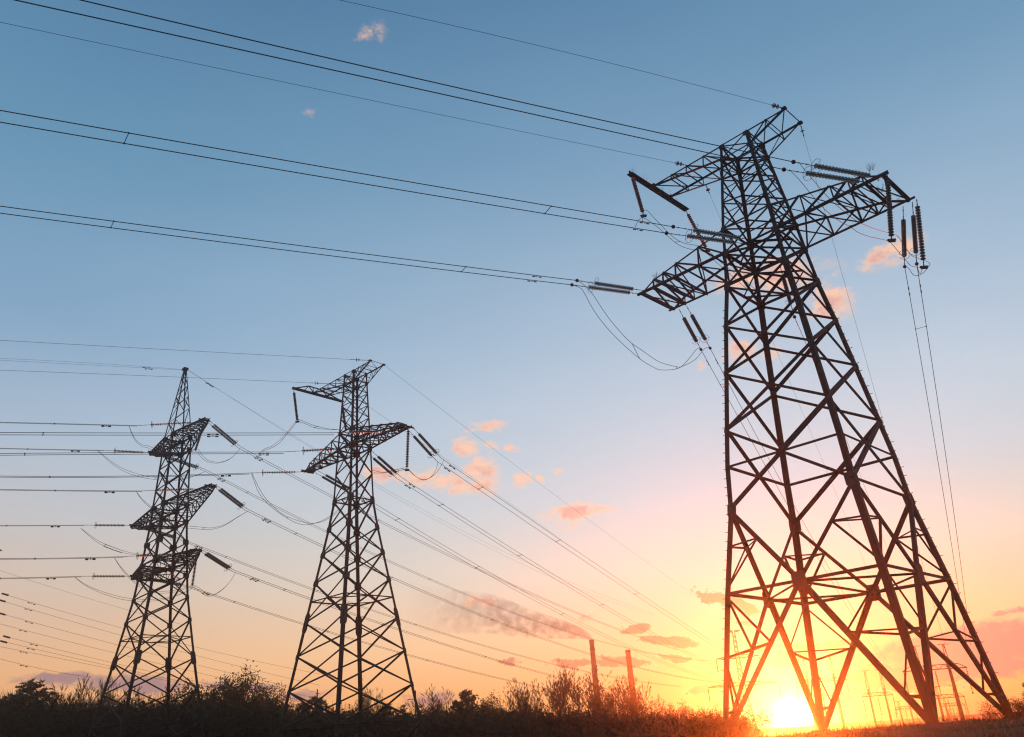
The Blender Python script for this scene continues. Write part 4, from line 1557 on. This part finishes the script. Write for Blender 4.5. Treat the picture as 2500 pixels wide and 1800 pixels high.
def tree_proto(kind, seed, H=10.0):
    """unit trees 10 m tall: (trunk mesh, crown mesh, materials)"""
    rnd = random.Random(seed)
    tr, cr = MB(), MB()
    tips = []
    if kind in ('bare', 'tall_bare', 'willow'):
        tall = kind == 'tall_bare'
        branch(tr, V3((0, 0, -.3)), V3((rnd.uniform(-.06, .06), 0, 1)), 4.4 if not tall else 5.4, .17, 0, rnd, .55 if not tall else .40, 4, tips, 3, .0, cr)
        if kind == 'willow':
            for p, d in tips:
                for _ in range(14):
                    quad(cr, p + V3((rnd.gauss(0, .34), rnd.gauss(0, .34), rnd.gauss(0, .34))), rnd.uniform(.07, .16), rnd)
        else:
            for p, d in tips:
                for _ in range(4):
                    e = (d + V3((rnd.uniform(-.5, .5), rnd.uniform(-.5, .5), rnd.uniform(-.1, .5)))).normalized() * rnd.uniform(.3, .6)
                    cr.tube([p, p + e], [.022, .012], 3, caps=False)
        zs = sorted(v[2] for v in tr.v + cr.v)
        zm = zs[int(len(zs) * .985)]
    elif kind == 'pine':
        tr.tube([V3((0, 0, -.3)), V3((.1, .05, 4)), V3((.05, 0, 7.5)), V3((0, .05, 9.4))], [.26, .2, .12, .04], 6, caps=False)
        for k in range(64):
            f = rnd.uniform(.20, 1.0) ** .8
            z = 9.6 * f
            a = rnd.uniform(0, 2 * pi)
            L = (1 - f) ** .55 * 3.3 * rnd.uniform(.5, 1.15) + .3
            d = V3((cos(a), sin(a), rnd.uniform(.1, .5))).normalized()
            tr.tube([V3((0, 0, z)), V3((0, 0, z)) + d * L], [.05, .02], 3, caps=False)
            for q in range(int(5 + L * 4)):
                c = V3((0, 0, z)) + d * L * rnd.uniform(.35, 1.08) + V3((rnd.gauss(0, .22), rnd.gauss(0, .22), rnd.gauss(.08, .2)))
                for _ in range(7):
                    e = V3((rnd.gauss(0, 1), rnd.gauss(0, 1), rnd.gauss(.35, 1))).normalized() * rnd.uniform(.22, .44)
                    s = e.orthogonal().normalized() * .085
                    cr.add([c - s, c + s, c + e], [(0, 1, 2)])
        zm = 9.9
    elif kind == 'spruce':
        tr.tube([V3((0, 0, -.3)), V3((0, 0, 9.8))], [.2, .03], 6, caps=False)
        z = 1.0
        while z < 9.7:
            R = (10.2 - z) * .30 + .1
            n = int(7 + R * 3)
            for k in range(n):
                a = rnd.uniform(0, 2 * pi)
                L = R * rnd.uniform(.6, 1.1)
                d = V3((cos(a), sin(a), -.18 + .04 * z))
                for q in range(int(4 + L * 5)):
                    c = V3((0, 0, z + rnd.uniform(-.2, .2))) + d * L * (q + 1) / (4 + L * 5)
                    e = (d + V3((rnd.gauss(0, .7), rnd.gauss(0, .7), rnd.gauss(-.05, .3)))).normalized() * rnd.uniform(.22, .42)
                    s = e.orthogonal().normalized() * .10
                    cr.add([c - s, c + s, c + e], [(0, 1, 2)])
            z += rnd.uniform(.38, .55)
        zm = 10.0
    else:   # shrub: many stems from the ground, part leafed
        for k in range(11):
            a = rnd.uniform(0, 2 * pi)
            d = V3((cos(a) * .45, sin(a) * .45, 1)).normalized()
            branch(tr, V3((cos(a) * .5, sin(a) * .5, -.2)), d, 5.0 * rnd.uniform(.6, 1), .10, 1, rnd, .5, 3, tips, 3, 0, cr)
        for p, d in tips:
            for _ in range(7):
                quad(cr, p + V3((rnd.gauss(0, .45), rnd.gauss(0, .45), rnd.gauss(-.1, .45))), rnd.uniform(.12, .24), rnd)
        zm = max(v[2] for v in tr.v + cr.v)
    s = 10.0 / zm
    out = []
    for b, nm in ((tr, 'trunk'), (cr, 'crown')):
        me = bpy.data.meshes.new(kind + '_' + nm)
        me.from_pydata([(x * s, y * s, z * s) for x, y, z in b.v], [], b.f)
        mt = {'trunk': BARK, 'crown': {'pine': PINE, 'spruce': PINE, 'willow': LEAF, 'shrub': LEAF}.get(kind, TWIG)}[nm]
        me.materials.append(mt)
        out.append(me)
    return out


PRO = {}
for kd, sd in (('bare', (1, 2, 3)), ('tall_bare', (4, 5)), ('willow', (6, 7)), ('pine', (8, 9)), ('spruce', (10,)), ('shrub', (11, 12, 13))):
    PRO[kd] = [tree_proto(kd, s) for s in sd]
NAMES = {'bare': ('bare_tree', 'tree'), 'tall_bare': ('bare_tree', 'tree'), 'willow': ('budding_tree', 'tree'), 'pine': ('pine_tree', 'tree'), 'spruce': ('spruce_tree', 'tree'), 'shrub': ('shrub', 'shrub')}


def plant(kind, px, py, y, label, wide=1.0, var=0, group=None, rot=None):
    """a tree whose top shows at photo pixel (px, py) and that stands y metres ahead"""
    t = at_dist(px, py, y)
    b = ground_z(t.x, t.y)
    h = t.z - b
    nm, cat = NAMES[kind]
    r = empty(nm, (t.x, t.y, b), label, cat, group, random.uniform(0, 6.28) if rot is None else rot)
    s = h / 10.0
    r.scale = (s * wide, s * wide, s)
    for me, n in zip(PRO[kind][var % len(PRO[kind])], ('trunk', 'crown')):
        o = bpy.data.objects.new(n, me)
        COL.objects.link(o)
        o.parent = r
    return r


TREES = [  # kind, x, y (photo), distance, width, variant, label
    ('pine', 80, 1664, 138, 1.15, 0, 'broad dark pine, tallest tree at the far left'),
    ('pine', 15, 1702, 142, 1.0, 1, 'dark pine cut by the left edge of the photo'),
    ('pine', 42, 1694, 150, 1.0, 0, 'pine shoulder between the left edge and the broad dark pine'),
    ('spruce', 135, 1681, 145, 1.0, 0, 'small pointed conifer right of the broad dark pine'),
    ('bare', 178, 1680, 150, .8, 0, 'bare bushy tree right of the small pointed conifer'),
    ('bare', 215, 1680, 152, .8, 1, 'bare twiggy tree left of the peaked pylon foot'),
    ('tall_bare', 262, 1662, 155, .5, 0, 'leaning bare birch behind the peaked pylon left leg'),
    ('tall_bare', 288, 1672, 158, .5, 1, 'bare birch between the peaked pylon left legs'),
    ('bare', 335, 1694, 150, 1.3, 2, 'low bare tree between the peaked pylon inner legs'),
    ('bare', 372, 1698, 152, 1.3, 0, 'low bare tree at the peaked pylon inner right leg'),
    ('willow', 455, 1685, 140, 1.1, 0, 'bushy tree inside the peaked pylon right leg'),
    ('willow', 530, 1676, 142, 1.05, 1, 'rounded tree between the two left pylons'),
    ('willow', 618, 1646, 140, 1.05, 0, 'tall budding willow between the two left pylons, highest there'),
    ('willow', 652, 1676, 141, .9, 1, 'lower leaning half of the tall willow, on its right side'),
    ('spruce', 672, 1716, 150, 1.2, 0, 'small conifer at the middle pylon left leg'),
    ('pine', 770, 1702, 146, 1.2, 1, 'flat topped pine behind the middle pylon inner legs'),
    ('pine', 738, 1717, 146, 1.1, 0, 'short pine left of the flat topped pine'),
    ('tall_bare', 918, 1680, 150, .7, 0, 'thin bare tree seen between the middle pylon right legs'),
    ('tall_bare', 870, 1708, 152, .7, 1, 'very thin bare tree by the middle pylon inner right leg'),
    ('pine', 945, 1721, 150, 1.1, 1, 'low dark pine behind the middle pylon right brace'),
    ('spruce', 985, 1716, 150, 1.1, 0, 'conifer inside the middle pylon right leg'),
    ('bare', 1095, 1691, 148, 1.0, 1, 'round bare tree left of the round dark pine'),
    ('pine', 1138, 1688, 143, 1.05, 0, 'round dark pine right of the middle pylon'),
    ('pine', 1113, 1712, 143, 1.0, 1, 'lower bough side pine hugging the round dark pine'),
    ('willow', 1208, 1705, 145, 1.0, 0, 'dark bushy tree right of the round dark pine'),
    ('tall_bare', 1278, 1662, 150, .95, 1, 'airy bare tree left of the tallest bare tree'),
    ('bare', 1300, 1680, 152, .8, 2, 'small bare tree filling the gap left of the tallest bare tree'),
    ('tall_bare', 1341, 1643, 148, 1.1, 0, 'tallest bare tree, well left of the smoking chimney'),
    ('bare', 1370, 1692, 150, .8, 0, 'low bare sapling just right of the tallest bare tree'),
    ('bare', 1422, 1654, 150, 1.1, 1, 'full bare crown directly left of the smoking chimney'),
    ('tall_bare', 1472, 1680, 152, .9, 0, 'bare tree right beside the smoking chimney foot'),
    ('tall_bare', 1495, 1658, 150, 1.1, 1, 'bushy bare tree between the two chimneys'),
    ('bare', 1523, 1665, 152, .8, 2, 'bare twigs in front of the right chimney'),
    ('bare', 1573, 1704, 150, 1.2, 0, 'low bare crown right of the right chimney'),
    ('bare', 1655, 1717, 155, 1.3, 1, 'low bare twiggy tree midway to the near pylon'),
    ('bare', 1628, 1727, 155, 1.3, 2, 'lowest bare bush midway to the near pylon'),
    ('bare', 1732, 1726, 155, 1.5, 0, 'bare bush just left of the near pylon left leg'),
]
random.seed(21)
for kd, x, y, dist, wd, vr, lab in TREES:
    plant(kd, x, y, dist, lab, wd, vr)
# shrubs round the near pylon feet
for x, y, dist, wd, vr, lab in ((1775, 1716, 43, 1.3, 0, 'leafless shrub hiding the near pylon left foot'), (1812, 1724, 44, 1.2, 1, 'shrub in the sun glow right of the left foot'),
                                (1735, 1730, 46, 1.3, 2, 'shrub left of the near pylon left foot'), (1688, 1734, 48, 1.4, 0, 'farther shrub left in the glow, beside the tree line'),
                                (2432, 1700, 45, 1.3, 1, 'dark shrub at the near pylon right foot'), (2470, 1696, 46, 1.4, 2, 'dark shrub right of the near pylon right foot'),
                                (2412, 1722, 43, 1.4, 0, 'low shrub in front of the near pylon right foot'), (2500, 1698, 44, 1.4, 1, 'dark shrub at the right edge of the photo')):
    plant('shrub', x, y, dist, lab, wd, vr)
plant('spruce', 2500, 1662, 62, 'small conifer at the right edge behind the shrubs', 1.1, 0)


def thicket():
    """the dark wood below the single crowns: one dense mass of twigs and leaves"""
    rnd = random.Random(33)
    mb = MB()
    prof = [(-60, 1712), (60, 1710), (150, 1716), (260, 1726), (330, 1716), (420, 1718), (520, 1716), (640, 1716), (740, 1736), (900, 1738), (1050, 1742), (1150, 1736), (1250, 1738), (1350, 1744), (1450, 1742),
            (1560, 1744), (1650, 1748), (1750, 1752), (1830, 1762)]

    def top(x):
        for (a, ya), (b, yb) in zip(prof, prof[1:]):
            if a <= x <= b:
                return ya + (yb - ya) * (x - a) / (b - a)
        return 1760
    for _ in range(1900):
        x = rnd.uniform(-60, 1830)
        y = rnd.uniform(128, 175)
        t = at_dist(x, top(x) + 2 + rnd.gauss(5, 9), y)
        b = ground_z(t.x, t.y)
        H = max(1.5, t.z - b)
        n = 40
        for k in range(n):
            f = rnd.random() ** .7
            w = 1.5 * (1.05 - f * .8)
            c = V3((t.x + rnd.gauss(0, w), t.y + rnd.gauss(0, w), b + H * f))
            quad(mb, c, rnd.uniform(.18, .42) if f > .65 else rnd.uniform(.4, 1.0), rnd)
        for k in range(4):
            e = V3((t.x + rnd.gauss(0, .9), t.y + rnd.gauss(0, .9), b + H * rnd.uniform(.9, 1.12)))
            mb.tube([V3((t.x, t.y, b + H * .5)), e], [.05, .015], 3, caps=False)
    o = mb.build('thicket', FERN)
    tag(o, kind='stuff')


thicket()


# ------------------------------------------------------------------ haze
def haze():
    mb = MB()
    x0, x1, y0, y1, z0, z1_ = -240, 240, -60, 305, -14, 53
    mb.box(V3(((x0 + x1) / 2, (y0 + y1) / 2, (z0 + z1_) / 2)), V3(((x1 - x0) / 2, 0, 0)), V3((0, (y1 - y0) / 2, 0)), V3((0, 0, (z1_ - z0) / 2)))
    mt = bpy.data.materials.new('evening_haze')
    mt.use_nodes = True
    T = NT(mt.node_tree)
    v = T.n('ShaderNodeVolumePrincipled')
    v.inputs['Color'].default_value = (.95, .93, .9, 1)
    v.inputs['Density'].default_value = HAZE_DENSITY
    v.inputs['Anisotropy'].default_value = .925
    out = T.n('ShaderNodeOutputMaterial')
    T.t.links.new(v.outputs[0], out.inputs['Volume'])
    o = mb.build('haze', mt)
    tag(o, kind='stuff')


haze()
